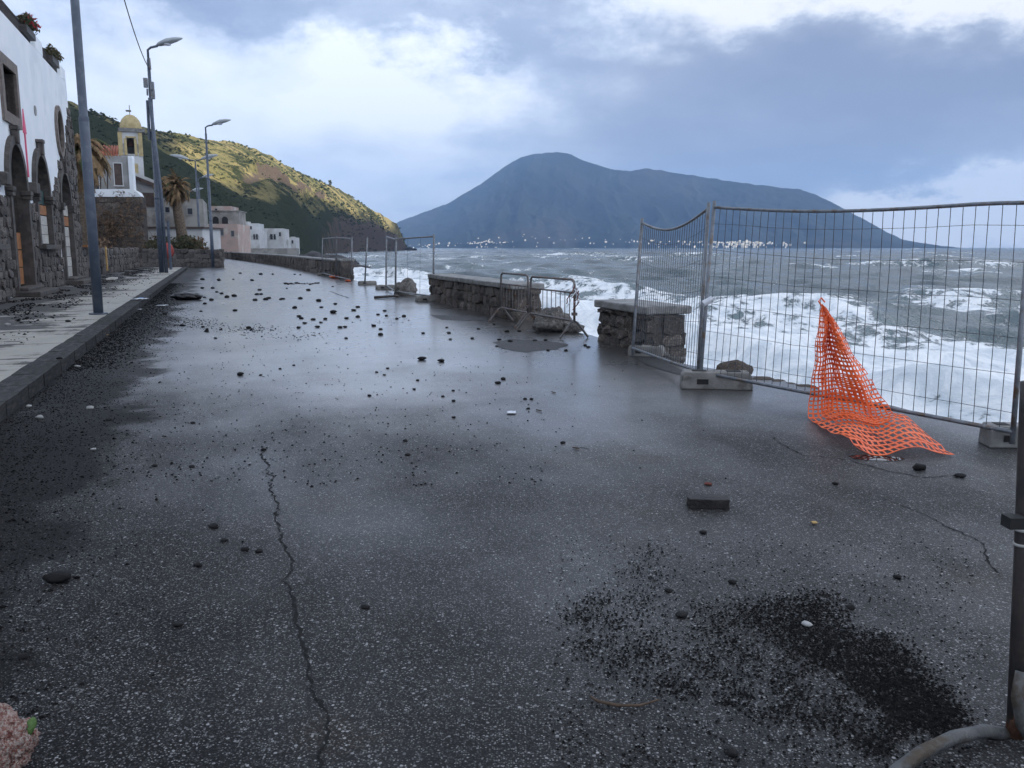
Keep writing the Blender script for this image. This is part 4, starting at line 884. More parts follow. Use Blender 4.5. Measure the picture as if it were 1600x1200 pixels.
# lone tree on the ridge of the headland
i = int((519+420)/1060*329); tp = Vector((hx_[NT_-24, i], hy_[NT_-24, i], hz[NT_-24, i]-1)); rt = thing('ridge_tree', 'lone small tree on the ridge of the headland', 'tree', tp)
MB().tube([tp, tp+ZX*5], [.4, .2], 6).build('trunk', M['trunk'], rt); b = MB(); [leafball(b, tp+Vector((random.uniform(-1.6, 1.6), 0, 5+random.uniform(-1, 2))), 1.6, 1.2, 40, .7) for k in range(4)]; b.build('crown', M['scrub'], rt)
# ================================================================== STREET LAMPS
def lamp(label, p, h_, r_, headdir=1, double=False, arm=.9, collars=(), hs=1.0):
    t = thing('street_lamp', label, 'street lamp', p, 'street lamps along the seafront')
    p = Vector(p); top = p+ZX*h_
    MB().tube([p, p+ZX*h_*.33, p+ZX*(h_*.331), p+ZX*h_*.62, p+ZX*(h_*.621), p+ZX*(h_*.93)], [r_, r_, r_*.85, r_*.85, r_*.68, r_*.6], 14).build('pole', M['pole'], t, True)
    MB().tube([p+ZX*.0, p+ZX*.03], r_*1.9, 14).build('base_plate', M['pole'], t)
    for z_ in (.33, .62): MB().tube([p+ZX*(h_*z_-.05), p+ZX*(h_*z_+.05)], r_*1.02, 14).build('collar', M['pole'], t)
    for sg in ((-1, 1) if double else (headdir,)):
        dx = Vector((sg, -.12, 0)).normalized(); a0 = p+ZX*(h_*.92)
        MB().tube([a0, a0+ZX*h_*.05, a0+ZX*h_*.06+dx*.15*hs, a0+ZX*(h_*.065)+dx*.45*hs], r_*.45, 8).build('arm', M['pole'], t, True)
        c = a0+ZX*(h_*.066)+dx*.4*hs; b = MB(); vs = []; prof = [(0, .05, .05), (.15, .16, .13), (.5, .22, .2), (.9, .17, .14), (1.2, .04, .04)]
        sidev = dx.cross(ZX)
        for (l_, w_, hh_) in prof:
            for q_ in range(8): t_ = 2*math.pi*q_/8; vs.append(c+dx*(l_*hs)+sidev*(math.cos(t_)*w_*hs)+ZX*((math.sin(t_)*hh_ if math.sin(t_) > 0 else math.sin(t_)*hh_*.35)+l_*.22)*hs)
        fs_ = [(j*8+q_, j*8+(q_+1) % 8, (j+1)*8+(q_+1) % 8, (j+1)*8+q_) for j in range(4) for q_ in range(8)]+[tuple(range(8))[::-1], tuple(range(32, 40))]
        b.add(vs, fs_); hd_ = b.build('lamp_head', M['lamphead'], t, True)
        MB().lathe(c+dx*.5*hs+ZX*(.02)*hs, [(.02, -.04), (.14*hs, -.01), (.17*hs, .05)], 10).build('lens', M['paper'], hd_, True)
    return t
L1 = G(154, 491, .13); lamp('nearest tall blue-grey lamp pole at the kerb, its top out of frame', L1, 12.2, .10)
L2 = G(253, 426, .13); l2 = lamp('tall lamp with cable and devices clamped to it, second from camera', L2, 12.3, .14, hs=1.25)
MB().tube([L2+Vector((.34, -.2, 0)), L2+Vector((.30, -.2, 4.4)), L2+Vector((.02, -.22, 9.4))], [.10, .10, .09], 8).build('second_pole', M['pole'], l2, True)
MB().tube([L2+Vector((-.19, -.06, 7.2)), L2+Vector((-.17, -.06, 9.3))], .08, 8).build('side_tube', M['pole'], l2)
for dz, dx in ((10.0, .17), (10.2, -.17), (9.6, .18)): MB().box(L2+Vector((dx, -.15, dz)), .2, .16, .5).build('device_box', M['galv'], l2, bevel=.02)
for dz, dx in ((10.9, .12), (11.15, .11), (9.55, -.13)): MB().tube([L2+Vector((dx, -.1, dz)), L2+Vector((dx*.9, -.1, dz+.35))], .05, 6).build('bracket', M['galv'], l2)
L3 = G(333, 418, 0); lamp('tall slim lamp standing at the end of the black stone wall', L3, 10.7, .125, hs=1.25)
q_ = Dp(313, 392, 88); q_.z = 0; lamp('double-headed lamp beyond the palm', q_, 10.3, .13, double=True, hs=1.5)
q_ = Dp(316, 390, 104); q_.z = 0; lamp('distant lamp with small head, lower than the double lamp', q_, 9.8, .13, hs=1.2)
q_ = Dp(296, 386, 110); q_.z = 1.5; lamp('farthest low lamp above the stained grey building', q_, 7.0, .10, hs=1.4)
sp_ = G(267, 421, .13); b = MB().tube([sp_, sp_+ZX*3.0], .09, 8).tube([sp_+ZX*3, sp_+ZX*3.06], .12, 8); tag(b.build('short_post', M['pole']), 'short blue-grey post standing just right of the second lamp', 'post')
ca, cb = L2+ZX*11.0, L1+ZX*11.6; pts = []
for k in range(25): f = k/24; p = ca.lerp(cb, f); p.z -= 1.9*4*f*(1-f)*.55; pts.append(p)
tag(MB().tube(pts, .022, 6).build('overhead_cable', M['iron'], None, True), 'dark overhead cable running from the second lamp up out of frame', 'cable')
# ================================================================== SEA PARAPET REMNANTS
def parapet(label, u1, u0, v0=5.98, h_=.70, th_=.5, sz=.26, cope=(.9, 1.6)):
    return stonewall('stone_parapet', label, R(u1, v0+.0), R(u0, v0), -.1, h_, th_, sz, 'brownstone', coping=cope, group='remnants of the stone parapet')
# wall facing -v (towards road): direction chosen so that the outward normal faces the road
parapet('short surviving stone parapet block with grey slab beside the leaning fence', 13.0, 11.15, 5.98, .57, .5, .22, (1.86, 1.9))
parapet('long stone parapet stretch with slab coping behind the crowd barriers', 24.8, 17.2, 5.98, .66, .5, .27)
parapet('small parapet stump by the orange debris at the far gap', 44.8, 43.0, 5.9, .85, .5, .3)
us_ = [46, 52, 58, 66, 75, 85, 95, 105, 115, 125, 135, 150]
fp = thing('stone_parapet', 'long far stone parapet curving left along the road to the village', 'wall', R(90, 4, 0), 'remnants of the stone parapet')
for i in range(len(us_)-1):
    p1, p0 = R(us_[i], vR(us_[i])-.3), R(us_[i+1], vR(us_[i+1])-.3); d = (p1-p0).normalized(); en = d.cross(ZX); L = (p1-p0).length
    MB().box((p0+p1)/2-en*.28+ZX*.34, L+.1, .5, .9, (d, en, ZX)).build('core', M['mortar'], fp)
    lay(fp, p0-ZX*.1, d, ZX, L, .92, .36 if us_[i] < 80 else .6, 'brownstone', .16, None, .05)
    MB().box((p0+p1)/2-en*.28+ZX*.86, L+.05, .66, .1, (d, en, ZX)).build('coping_slab', M['coping'], fp, bevel=.02)
# broken boulders
bms = [rockmesh('boulder', 'boulder', 3, k+3, .45, .85) for k in range(5)]; brm = [rockmesh('boulder', 'brownrock', 3, k+20, .3, .72) for k in range(2)]
def boulder(px, py, w_, lab, me, sq=(1, 1, 1), rot=0, grp='boulders along the broken edge', z=0):
    p = G(px, py, z); s_ = w_*p.y/FPX/2; o = link('boulder', me); o.location = p+Vector((0, s_*.5, s_*.42)); o.scale = (s_*sq[0], s_*sq[1], s_*sq[2]); o.rotation_euler = (0, 0, rot); tag(o, lab, 'boulder', grp); return o
boulder(632, 462, 38, 'jagged boulder propped by the far fence posts before the long parapet', bms[0], (.95, .9, 1.2), .4)
boulder(849, 511, 40, 'left lump of the broken masonry between barriers and parapet block', bms[1], (1, .9, 1), 1)
boulder(873, 514, 44, 'tallest lump of broken masonry behind the right barrier', bms[2], (.9, .9, 1.25), 2.2)
boulder(893, 520, 30, 'small right lump of broken masonry at the barrier foot', bms[3], (1, 1, .8), .3)
boulder(862, 519, 52, 'low front lump of broken masonry under the right barrier', bms[4], (1.1, .8, .7), 3.3)
boulder(1150, 598, 56, 'smooth brown boulder resting behind the concrete fence foot', brm[0], (1.0, .8, 1.1), .2, z=.04)
for k, (x_, y_, w_) in enumerate(((1192, 601, 30), (1218, 604, 26), (1240, 608, 24), (1262, 612, 28), (1030, 563, 40), (1060, 570, 30))): boulder(x_, y_, w_, ('flat edge stone behind the brown boulder along the road edge' if x_ > 1100 else 'dark broken edge stone under the leaning fence panel'), brm[1] if x_ > 1100 else bms[k % 5], (1.2, .8, .5), k, 'edge stones', z=-.06)
# ================================================================== FENCING
def fpanel(label, b0, b1, t0, t1, nw, nh, sag=None, group='mesh fence panels', rad=.021, wr=.0035, kink=None):
    t = thing('mesh_fence', label, 'fence', (b0+b1)/2, group)
    def P(s_, q_):
        p = (b0.lerp(b1, s_)).lerp(t0.lerp(t1, s_), q_)
        if sag: p = p+ZX*(sag(s_)*q_)
        return p
    for nm, s_, ext in (('post', 0, 1.02), ('post', 1, 1.02)): MB().tube([P(s_, 0)-ZX*.04, P(s_, .5), P(s_, ext)], rad, 10).build(nm, M['galv'], t, True)
    MB().tube([P(k/16, .985) for k in range(17)], rad*.85, 8).build('top_rail', M['galv'], t, True)
    MB().tube([P(k/4, .03) for k in range(5)], rad*.85, 8).build('bottom_rail', M['galv'], t, True)
    for k in range(1, nw):
        o_ = random.uniform(-.004, .004); MB().tube([P(k/nw, .03), P(k/nw+o_, .5), P(k/nw, .985)], wr, 4, False).build('vertical_wire', M['wire'], t)
    for k in range(nh): MB().tube([P(j/8, (k+.7)/(nh+.4))+UX*.008+ZX*random.uniform(-.006, .006) for j in range(9)], wr*.62, 4, False).build('horizontal_wire', M['wire'], t)
    return t
fB0, fB1 = G(988, 550, .1), G(1090, 588, .1); fB0t, fB1t = Dp(1003, 345, 12.5), Dp(1107, 322, 10.25)
fpanel('leaning mesh fence panel with sagging top rail beside the parapet block', fB0, fB1, fB0t, fB1t, 30, 5, sag=lambda s_: -.17*math.sin(math.pi*s_)**1.0)
fA0, fA1 = G(1094, 590, .1), G(1582, 686, .1); fA0t, fA1t = Dp(1116, 320, 10.2), Dp(1612, 311, 6.7)
fpanel('large near mesh fence panel with orange netting hanging on it', fA0, fA1, fA0t, fA1t, 33, 6, sag=lambda s_: -.055*math.sin(math.pi*min(1, s_*1.1))-.0*s_)
MB_ = MB().tube([fA0.lerp(fA0t, .42)+Vector((-.05, -.06, 0)), fA0.lerp(fA0t, .45)+Vector((.05, -.06, 0))], .035, 8); tag(MB_.build('wire_clamp', M['paper']), 'pale clip joining the two near fence posts', 'clip')
def foot(px, py, w_, lab, ax=None, mk='concrete', L=.75, Wd=.24, h_=.15):
    p = G(px, py, 0); ax = (ax or VX).normalized(); n_ = Vector((-ax.y, ax.x, 0)); t = thing('concrete_block', lab, 'concrete block', p, 'concrete fence feet')
    vs = []; 
    for z_, k_ in ((0, 1), (h_*.75, .97), (h_, .9)):
        for (i_, j_) in ((-1, -1), (1, -1), (1, 1), (-1, 1)): vs.append(p+ax*(i_*L/2*k_)+n_*(j_*Wd/2*k_)+ZX*z_)
    b = MB(); b.add(vs, [(0, 1, 5, 4), (1, 2, 6, 5), (2, 3, 7, 6), (3, 0, 4, 7), (4, 5, 9, 8), (5, 6, 10, 9), (6, 7, 11, 10), (7, 4, 8, 11), (8, 9, 10, 11), (3, 2, 1, 0)]); b.build('block', M[mk], t, bevel=.012)
    for i_ in (-.24, .24): MB().box(p+ax*(i_*L)+ZX*(h_+.001), L*.2, Wd*.45, .008, (ax, n_, ZX)).build('socket', M['dark'], t)
    MB().box(p-n_*(Wd/2*.995)+ax*(-.2*L)+ZX*(h_*.45), L*.16, .01, h_*.3, (ax, n_, ZX)).build('grip_slot', M['dark'], t)
    return t
foot(1118, 606, 100, 'concrete foot under the joint of the two near fence panels', Vector((1, -.12, 0)), L=.78, Wd=.26, h_=.19)
foot(1584, 696, 60, 'pale concrete foot at the right end of the near fence panel', Vector((1, -.1, 0)), 'coping', L=.46, Wd=.22, h_=.17)
foot(1010, 556, 50, 'concrete foot under the left post of the leaning panel', Vector((1, -.35, 0)), L=.5, Wd=.25, h_=.15)
# far row of panels
def fz(px, py): return G(px, py, .08)
far = [((503, 428), (525, 434), 372, 370, 'far fence panel at the parapet gap, farthest of the row', 8), ((525, 434), (549, 439), 370, 372, 'second farthest fence panel over the orange debris', 8), ((603, 448), (618, 458), 369, 373, 'narrow fence panel beside the jagged boulder', 8), ((618, 458), (677, 466), 372, 368, 'open fence panel reaching the end of the long parapet', 3)]
for (a_, c_, ta, tb, lab, nw) in far:
    A0, B0 = fz(*a_), fz(*c_); A1, B1 = Dp(a_[0]+1, ta, A0.y), Dp(c_[0]+1, tb, B0.y); fpanel(lab, A0, B0, A1, B1, nw, 2, wr=.004, rad=.03)
t = thing('fence_post', 'single leaning steel post standing between the far fence panels', 'post', fz(570, 443)); MB().tube([fz(570, 443), Dp(574, 371, fz(570, 443).y)], .032, 8).build('tube', M['galv'], t, True)
for x_, y_, lab in ((507, 431, 'low block under the farthest fence panel'), (574, 445, 'block under the single leaning post'), (603, 452, 'block under the narrow fence panel'), (670, 471, 'small block at the near end of the open fence panel')): foot(x_, y_, 20, lab, VX, L=.75, Wd=.3, h_=.16)
b = MB(); b.tube([G(585, 464.5, .04), G(622, 462.5, .06)], .045, 6); tag(b.build('loose_bar', M['iron']), 'dark bar lying on the road before the jagged boulder', 'bar')
b = MB(); b.tube([G(622, 455, .25), G(640, 460, .15), G(668, 466, .1)], .025, 6); tag(b.build('loose_bar', M['coping']), 'pale fallen rail between the boulder and the long parapet', 'bar')
ob = [rockmesh('orange_debris', 'orangeplastic', 2, 50+k, .25, .45) for k in range(2)]
for k, (x_, y_, w_, l_) in enumerate(((523, 435, 17, 'flat orange plastic debris at the parapet stump'), (545, 440, 11, 'small orange-red plastic lump right of the orange debris'))):
    p = G(x_, y_); o = link('orange_debris', ob[k]); s_ = w_*p.y/FPX/2; o.location = p+ZX*s_*.25; o.scale = (s_, s_*.8, s_*.7); tag(o, l_, 'debris')
# crowd barriers
def barrier(lab, p0, p1, h_=1.08, nb=9, foots=(0, 1), lean=0):
    t = thing('crowd_barrier', lab, 'barrier', (p0+p1)/2, 'crowd barriers at the parapet gap'); d = (p1-p0).normalized(); n_ = d.cross(ZX)
    def P(s_, z_): return p0.lerp(p1, s_)+ZX*z_+n_*(lean*z_)
    L = (p1-p0).length; c = .1/L
    MB().tube([P(0, .28), P(0, h_-.1), P(c*.3, h_-.03), P(c, h_), P(1-c, h_), P(1-c*.3, h_-.03), P(1, h_-.1), P(1, .28)], .022, 8).build('frame', M['barrier'], t, True)
    MB().tube([P(0, .3), P(1, .3)], .02, 8).build('bottom_rail', M['barrier'], t); MB().tube([P(0, h_-.22), P(1, h_-.22)], .016, 8).build('upper_rail', M['barrier'], t)
    for k in range(1, nb+1): MB().tube([P(k/(nb+1), .3), P(k/(nb+1), h_-.22)], .008, 5, False).build('bar', M['barrier'], t)
    for s_ in foots:
        MB().tube([P(s_, .45), P(s_, .3), P(s_, .27)+n_*.06, P(s_, .015)+n_*.27], .02, 6).build('leg', M['barrier'], t); MB().tube([P(s_, .3), P(s_, .27)-n_*.06, P(s_, .015)-n_*.27], .02, 6).build('leg', M['barrier'], t)
    for z_ in (.42, h_-.28): MB().box(P(1, z_), .09, .07, .05, (d, n_, ZX)).build('hook', M['barrier'], t)
    return t
barrier('left crowd barrier angled in front of the long parapet', G(783, 503), G(825, 513), nb=8, h_=1.02)
barrier('right crowd barrier before the broken masonry, frayed tape at its end', G(829, 514), G(897, 529), nb=9, h_=1.0)
tape = thing('frayed_tape', 'frayed red and white tape tied to the right barrier end', 'tape', G(897, 529)); pe = G(897, 529)
for k in range(6):
    p = pe+Vector((-.03+.02*k, -.04, .92-.02*k)); pts = [p]
    for j in range(5): p = p+Vector((random.uniform(-.07, .05), random.uniform(-.03, .02), -random.uniform(.03, .09))); pts.append(p)
    MB().tube(pts, .009, 4).build('strand', M['redstone' if k % 2 else 'paper'], tape)
# near barrier at the right picture edge
q0 = Dp(1586, 1150, 2.55); nbp = thing('crowd_barrier', 'large near barrier upright with arched foot at the right picture edge', 'barrier', G(1590, 1200)); q1 = Dp(1606, 640, 2.55)
MB().tube([q0-ZX*.06, q0.lerp(q1, .5), q1, q1+(q1-q0)*.08], .0235, 14)  .build('upright', M['iron'], nbp, True)
MB().tube([q0+ZX*.0, q0+ZX*.16], .029, 14).build('sleeve', M['rust'], nbp, True)
for dz in (.60, .645): MB().tube([q0.lerp(q1, dz), q0.lerp(q1, dz+.008)], .0265, 12).build('band', M['woodwhite'], nbp, True)
MB().tube([Dp(1340, 1290, 2.3), Dp(1400, 1205, 2.35), Dp(1440, 1176, 2.4), Dp(1490, 1152, 2.46), Dp(1540, 1142, 2.52), Dp(1575, 1148, 2.56), Dp(1620, 1165, 2.6), Dp(1680, 1230, 2.65)], .021, 12).build('arched_foot', M['barrier2'], nbp, True)
MB().tube([Dp(1596, 1050, 2.5), Dp(1589, 1090, 2.48), Dp(1596, 1130, 2.48), Dp(1625, 1180, 2.5)], .018, 10).build('brace', M['barrier2'], nbp, True)
MB().tube([Dp(1660, 1000, 2.75), Dp(1650, 640, 2.75)], .02, 10).build('second_upright', M['galv'], nbp, True)
MB().box(Dp(1584, 815, 2.5), .05, .05, .035).build('hook', M['dark'], nbp)
# ================================================================== ORANGE NETTING
def fdep(px): return float(np.interp(px, [1094, 1582], [fA0.y, fA1.y]))
def onf(px, py, off=-.05):
    lam = np.interp(px, [1094, 1582], [0, 1]); x0, y0 = fA0.x, fA0.y; dx_, dy_ = fA1.x-fA0.x, fA1.y-fA0.y
    r_ = ray(px, py); s_ = (x0*dy_-y0*dx_)/(r_.x*dy_-r_.y*dx_); p = r_*s_+Vector((0, 0, H)); return p+r_.normalized()*off
rows = [(0, onf(1284, 474), onf(1290, 480)), (.10, onf(1278, 505, -.08), onf(1306, 508)), (.28, onf(1270, 552, -.1), onf(1334, 555)), (.45, onf(1264, 590, -.22), onf(1366, 597)), (.60, onf(1262, 625, -.30), onf(1388, 632, -.02)),
        (.70, G(1262, 650, .02), onf(1394, 648, -.05)), (.84, G(1296, 680, .03), G(1432, 672, .05)), (1.0, G(1340, 712, .012), G(1492, 712, .012))]
rt_ = [r_[0] for r_ in rows]
def rowpt(b_, a_):
    k = max(i for i in range(len(rows)) if rt_[i] <= b_+1e-9); k = min(k, len(rows)-2); f = (b_-rt_[k])/(rt_[k+1]-rt_[k])
    Lp = rows[k][1].lerp(rows[k+1][1], f); Rp = rows[k][2].lerp(rows[k+1][2], f); p = Lp.lerp(Rp, a_)
    wv = (Rp-Lp); tow = Vector((-.25, -1, 0)).normalized(); hang = 1-float(sstep(np.array(b_), .6, .85))
    p = p+tow*(.16*hang*math.sin(math.pi*min(1, b_*1.4))*math.sin(a_*math.pi*3.2+b_*2)*.9+.05*hang)+ZX*(.035*(1-hang)*(1+math.sin(a_*9+b_*15)))
    p += Vector((mnoise.noise(p*5), mnoise.noise(p*5+Vector((9, 0, 0))), mnoise.noise(p*5+Vector((0, 9, 0)))))*.025
    p.z = max(p.z, .012); return p
NAc, NBc = 16, 34; b = MB(); gp = [[rowpt(j/NBc, i/NAc) for i in range(NAc+1)] for j in range(NBc+1)]
for j in range(NBc):
    for i in range(NAc):
        q4 = [gp[j][i], gp[j][i+1], gp[j+1][i+1], gp[j+1][i]]; c = sum(q4, Vector())/4; k_ = .68
        inn = [c+(p-c)*k_+Vector((random.uniform(-1, 1), random.uniform(-1, 1), random.uniform(-1, 1)))*.003 for p in q4]; o_ = len(b.v); b.v += [tuple(p) for p in q4+inn]
        if random.random() < .012: continue
        b.f += [(o_+k, o_+(k+1) % 4, o_+4+(k+1) % 4, o_+4+k) for k in range(4)]
for j in range(2, 27):
    for i in range(0, 11):
        q4 = []
        for (jj, ii) in ((j, i), (j, i+1), (j+1, i+1), (j+1, i)):
            f_ = ii/11; p = rowpt(jj/NBc, .12+f_*.62)+Vector((-.25, -1, 0)).normalized()*(.05+.05*math.sin(jj*.4+f_*5))+Vector((.02, 0, .012*jj/10)); p.z = max(p.z, .03); q4.append(p)
        c = sum(q4, Vector())/4; inn = [c+(p-c)*.7 for p in q4]; o_ = len(b.v); b.v += [tuple(p) for p in q4+inn]
        b.f += [(o_+k, o_+(k+1) % 4, o_+4+(k+1) % 4, o_+4+k) for k in range(4)]
net = b.build('netting', M['net']); sdm = net.modifiers.new('solid', 'SOLIDIFY'); sdm.thickness = .004; tag(net, 'torn orange plastic safety netting draped from the near fence to the ground', 'netting')
b = MB(); tp_ = onf(1284, 474); b.tube([tp_+Vector((.02, 0, -.05)), tp_+Vector((-.03, 0, .02)), tp_+Vector((0, .02, .05)), tp_+Vector((.03, .0, .01))], .008, 5).build('tie_strand', M['net'], None); o = bpy.data.objects['tie_strand']; o.parent = net
# ================================================================== STONES, LITTER, GRAVEL
sm = {k: [rockmesh('loose_stone', k, 2, 60+j, .42, .62) for j in range(6)] for k in ('rock', 'palestone')}
def zone(px, py):
    xs = 'left of the road centre' if px < 430 else 'in the middle of the road' if px < 560 else 'right of centre' if px < 700 else 'near the barriers'
    ys = 'farthest' if py < 446 else 'far' if py < 462 else 'middle-distance' if py < 490 else 'nearer'
    return 'black stone in the %s scatter on wet road, %s' % (ys, xs)
def stone(px, py, w_, lab, mk='rock', grp='stones washed onto the road', z=0, nm='loose_stone', flat=1):
    p = G(px, py, z); s_ = max(.02, w_*p.y/FPX/2); o = link(nm, random.choice(sm[mk])); o.location = p+ZX*s_*.36; k = random.uniform(.7, 1)
    o.scale = (s_*1.05, s_*k, s_*random.uniform(.65, 1.05)*flat); o.rotation_euler = (0, 0, random.uniform(-.5, .5)); tag(o, lab, 'stone', grp); return o
c5 = [(45,118),(42,57),(137,50),(155,48),(12,62),(130,74),(174,71),(187,66),(245,69),(295,106),(318,67),(352,33),(395,77),(406,104),(313,142),(322,150),(336,170),(310,189),(372,155),(390,186),(404,167),(422,153),(456,125),(464,90),(484,188),(505,186),(511,150),(509,233),(540,117),(558,103),(558,144),(642,134),(670,119),(677,139),(624,181),(653,195),(653,218),(720,152),(750,141),(830,212),(928,188),(937,211),(943,237),(1035,234),(1060,194),(1125,175),(1180,206),(1230,204),(1147,239),(1193,246),(1137,266),(1296,243),(1340,242),(1350,283),(1425,284),(1505,263),(1518,270),(153,386),(682,358),(668,385),(636,374),(807,408),(793,445),(955,451),(912,475),(1255,486),(1281,487),(1268,526),(1412,669),(234,360),(291,345),(606,472),(956,494),(958,563),(756,661),(766,719)]
for x_, y_ in c5:
    small = y_ > 330; stone(350+x_/2.667, 440+(y_+5)/2.667, random.uniform(2.5, 3.6) if small else random.uniform(5, 8), 'tiny dark pebble on the dry-looking middle of the road' if small else zone(350+x_/2.667, 440+y_/2.667))
for x_, y_, w_, lab in ((825, 320, 13, 'left of two larger black stones alone in mid road'), (906, 328, 11, 'right of two larger black stones alone in mid road'), (1142, 419, 10, 'nearer of a close pair of stones on the grey wet road'), (1163, 402, 8, 'farther of a close pair of stones on the grey wet road'), (68, 384, 10, 'rounded dark stone alone near the road crack'), (165, 698, 9, 'dark stone lying at the top end of the long crack'), (103, 189, 8, 'black stone at the left edge of the bright wet patch'), (456, 125, 10, 'largest stone of the far scatter, centre of the road')): stone(350+x_/2.667, 440+(y_+6)/2.667, w_, lab)
for x_, y_ in [(222,905),(178,943),(88,948),(50,998),(75,1022),(105,1033),(40,1072),(140,1052),(185,1045),(343,1010),(352,1037),(325,1038),(315,1072),(380,1068),(485,1062),(512,1000),(600,1060),(648,1008),(562,912),(597,915),(712,1075),(820,1095),(295,950),(350,912),(425,912),(800,988),(475,1068)]+[(k, 970+random.uniform(-4, 4)) for k in range(505, 710, 17)]:
    stone(320+x_/4, 200+(y_+5)/4, random.uniform(3, 6.5), zone(320+x_/4, 200+y_/4))
for x_, y_ in [(860,300),(1047,285),(1100,227),(1066,246),(1065,213),(1130,184),(1140,125),(1053,165),(1110,165),(1055,120),(950,360),(1057,367),(1078,378),(1077,390),(1150,380),(1296,371),(1225,280),(1122,425),(1183,210),(1220,205),(710,327)]:
    stone(x_/3.333, 400+(y_+5)/3.333, random.uniform(4.5, 7.5), 'black stone on the left side of the road past the gravel, near the black bag')
for x_, y_, w_, lab, mk, z_ in ((355, 338, 8, 'dark stone on the pale pavement beside the first lamp', 'rock', .13), (310, 533, 9, 'dark stone on top of the kerb', 'rock', .145), (403, 575, 9, 'white pebble close to the kerb', 'palestone', 0), (470, 790, 11, 'long white pebble on the dark gravel', 'palestone', 0), (208, 840, 11, 'white pebble among the dark gravel at the left', 'palestone', 0), (150, 782, 9, 'greyish pebble below the kerb at the left', 'palestone', 0), (487, 1005, 6, 'small white pebble right of the gravel', 'palestone', 0), (40, 358, 10, 'pale stone on the dirty pavement at the left edge', 'palestone', .13), (570, 852, 10, 'flat dark stone on the brownish road left', 'rock', 0), (1005, 867, 8, 'flat dark stone left of the crack', 'rock', 0), (1000, 1095, 9, 'dark stone below the brown stain', 'rock', 0), (806, 1090, 7, 'small dark stone below the brown stain', 'rock', 0)): stone(x_/3.333, 400+(y_+5)/3.333, w_, lab, mk, z=z_)
for x_, y_, w_, lab, mk in ((245, 395, 40, 'large dark flat stone alone at the lower left', 'rock'), (890, 172, 17, 'dark rounded stone left of the long crack', 'rock'), (935, 228, 12, 'smaller dark stone just below the rounded one', 'rock'), (1022, 266, 9, 'little dark stone beside the long crack, left of a pair', 'rock'), (1080, 274, 9, 'little dark stone beside the long crack, right of a pair', 'rock'), (825, 333, 10, 'little dark stone left of the crack in the foreground', 'rock'), (742, 582, 7, 'tiny black pebble alone in the left foreground', 'rock'), (100, 714, 11, 'dull dark stone near the left edge above the pink rock', 'rock'), (1523, 507, 7, 'tiny black pebble right of the crack', 'rock')): stone(x_/2.667, 760+y_/2.667, w_, lab, mk)
for x_, y_, w_, lab, mk in ((1048, 82, 22, 'dark flat stone right of the netting hem', 'rock'), (1200, 109, 16, 'dark stone on the damp patch near the right fence foot', 'rock'), (733, 137, 10, 'small dark stone below the netting', 'rock'), (238, 321, 6, 'tiny dark pebble below the brick', 'rock'), (348, 508, 9, 'small black stone above the gravel spill', 'rock'), (108, 540, 12, 'black stone left above the gravel spill', 'rock'), (155, 632, 20, 'larger black stone at the edge of the gravel spill', 'rock'), (790, 600, 13, 'black stone at the top right of the gravel spill', 'rock'), (966, 489, 6, 'tiny black pebble right of the gravel spill', 'rock'), (1395, 284, 20, 'dark stone beside the near barrier upright', 'rock'), (625, 667, 8, 'tiny white pebble inside the gravel spill', 'palestone'), (345, 1150, 10, 'black stone below the curved twig', 'rock')): stone(1000+x_/2.4, 700+y_/2.4, w_, lab, mk)
o = stone(1106, 758, 12, 'small reddish brick fragment above the dark brick'); o.data = rockmesh('loose_stone', 'redstone', 2, 5, .4, .6)
p = G(1106, 792); ax = Vector((1, -.06, 0)).normalized(); MB_ = MB(); V_, F_ = blockmesh(77, .05, .05); MB_.add([p+ax*(v_.x*.245)+Vector((.06, 1, 0))*(v_.y*.11)+ZX*(v_.z*.062+.031) for v_ in V_], F_); tag(MB_.build('brick', M['brick'], bevel=.005), 'single dark brick lying flat on the road at the right', 'brick')
# pink stone at lower left
p = G(4, 1212); pr_ = thing('pink_stone', 'rough pinkish mottled stone cut by the lower left corner', 'stone', (p.x, p.y, 0)); me = rockmesh('stone_body', 'pinkrock', 5, 9, .34, .9)
for v_ in me.vertices: v_.co += v_.co.normalized()*(.10*mnoise.noise(v_.co*9)+.07*mnoise.noise(v_.co*22)-.12*max(0, mnoise.noise(v_.co*2.2+Vector((4, 0, 0)))))
link('stone_body', me, pr_, Matrix.Translation((p.x, p.y, .105)) @ Matrix.Diagonal((.092, .092, .105, 1)))
link('green_weed', rockmesh('green_weed', 'moss', 2, 3, .5, .7), pr_, Matrix.Translation((p.x+.082, p.y+.02, .15)) @ Matrix.Diagonal((.02, .03, .03, 1)))
# black bag
p = G(290, 469); bg = thing('rubbish_bag', 'black rubbish bag slumped on the road near the kerb', 'bag', p); me = rockmesh('sack', 'bag', 4, 31, .38, .5); link('sack', me, bg, Matrix.Translation(p+Vector((-.02, .15, .1))) @ Matrix.Diagonal((.42, .28, .26, 1)))
link('knot', rockmesh('knot', 'bag', 3, 33, .4, .6), bg, Matrix.Translation(p+Vector((.36, .1, .1))) @ Matrix.Diagonal((.12, .1, .12, 1)))
def litter(px, py, w_, lab, mk='paper', z=0, seed=0):
    p = G(px, py, z); s_ = w_*p.y/FPX/2; b = MB(); n_ = 5; vs = []
    for j in range(n_):
        for i in range(n_): vs.append(p+Vector(((i/2-1)*s_, (j/2-1)*s_*1.3, .012+s_*.35*abs(mnoise.noise(Vector((i*.8+seed, j*.8, 0)))))))
    b.add(vs, [(j*n_+i, j*n_+i+1, (j+1)*n_+i+1, (j+1)*n_+i) for j in range(n_-1) for i in range(n_-1)]); o = b.build('litter', M[mk], None, True); m_ = o.modifiers.new('s', 'SOLIDIFY'); m_.thickness = .003; tag(o, lab, 'litter')
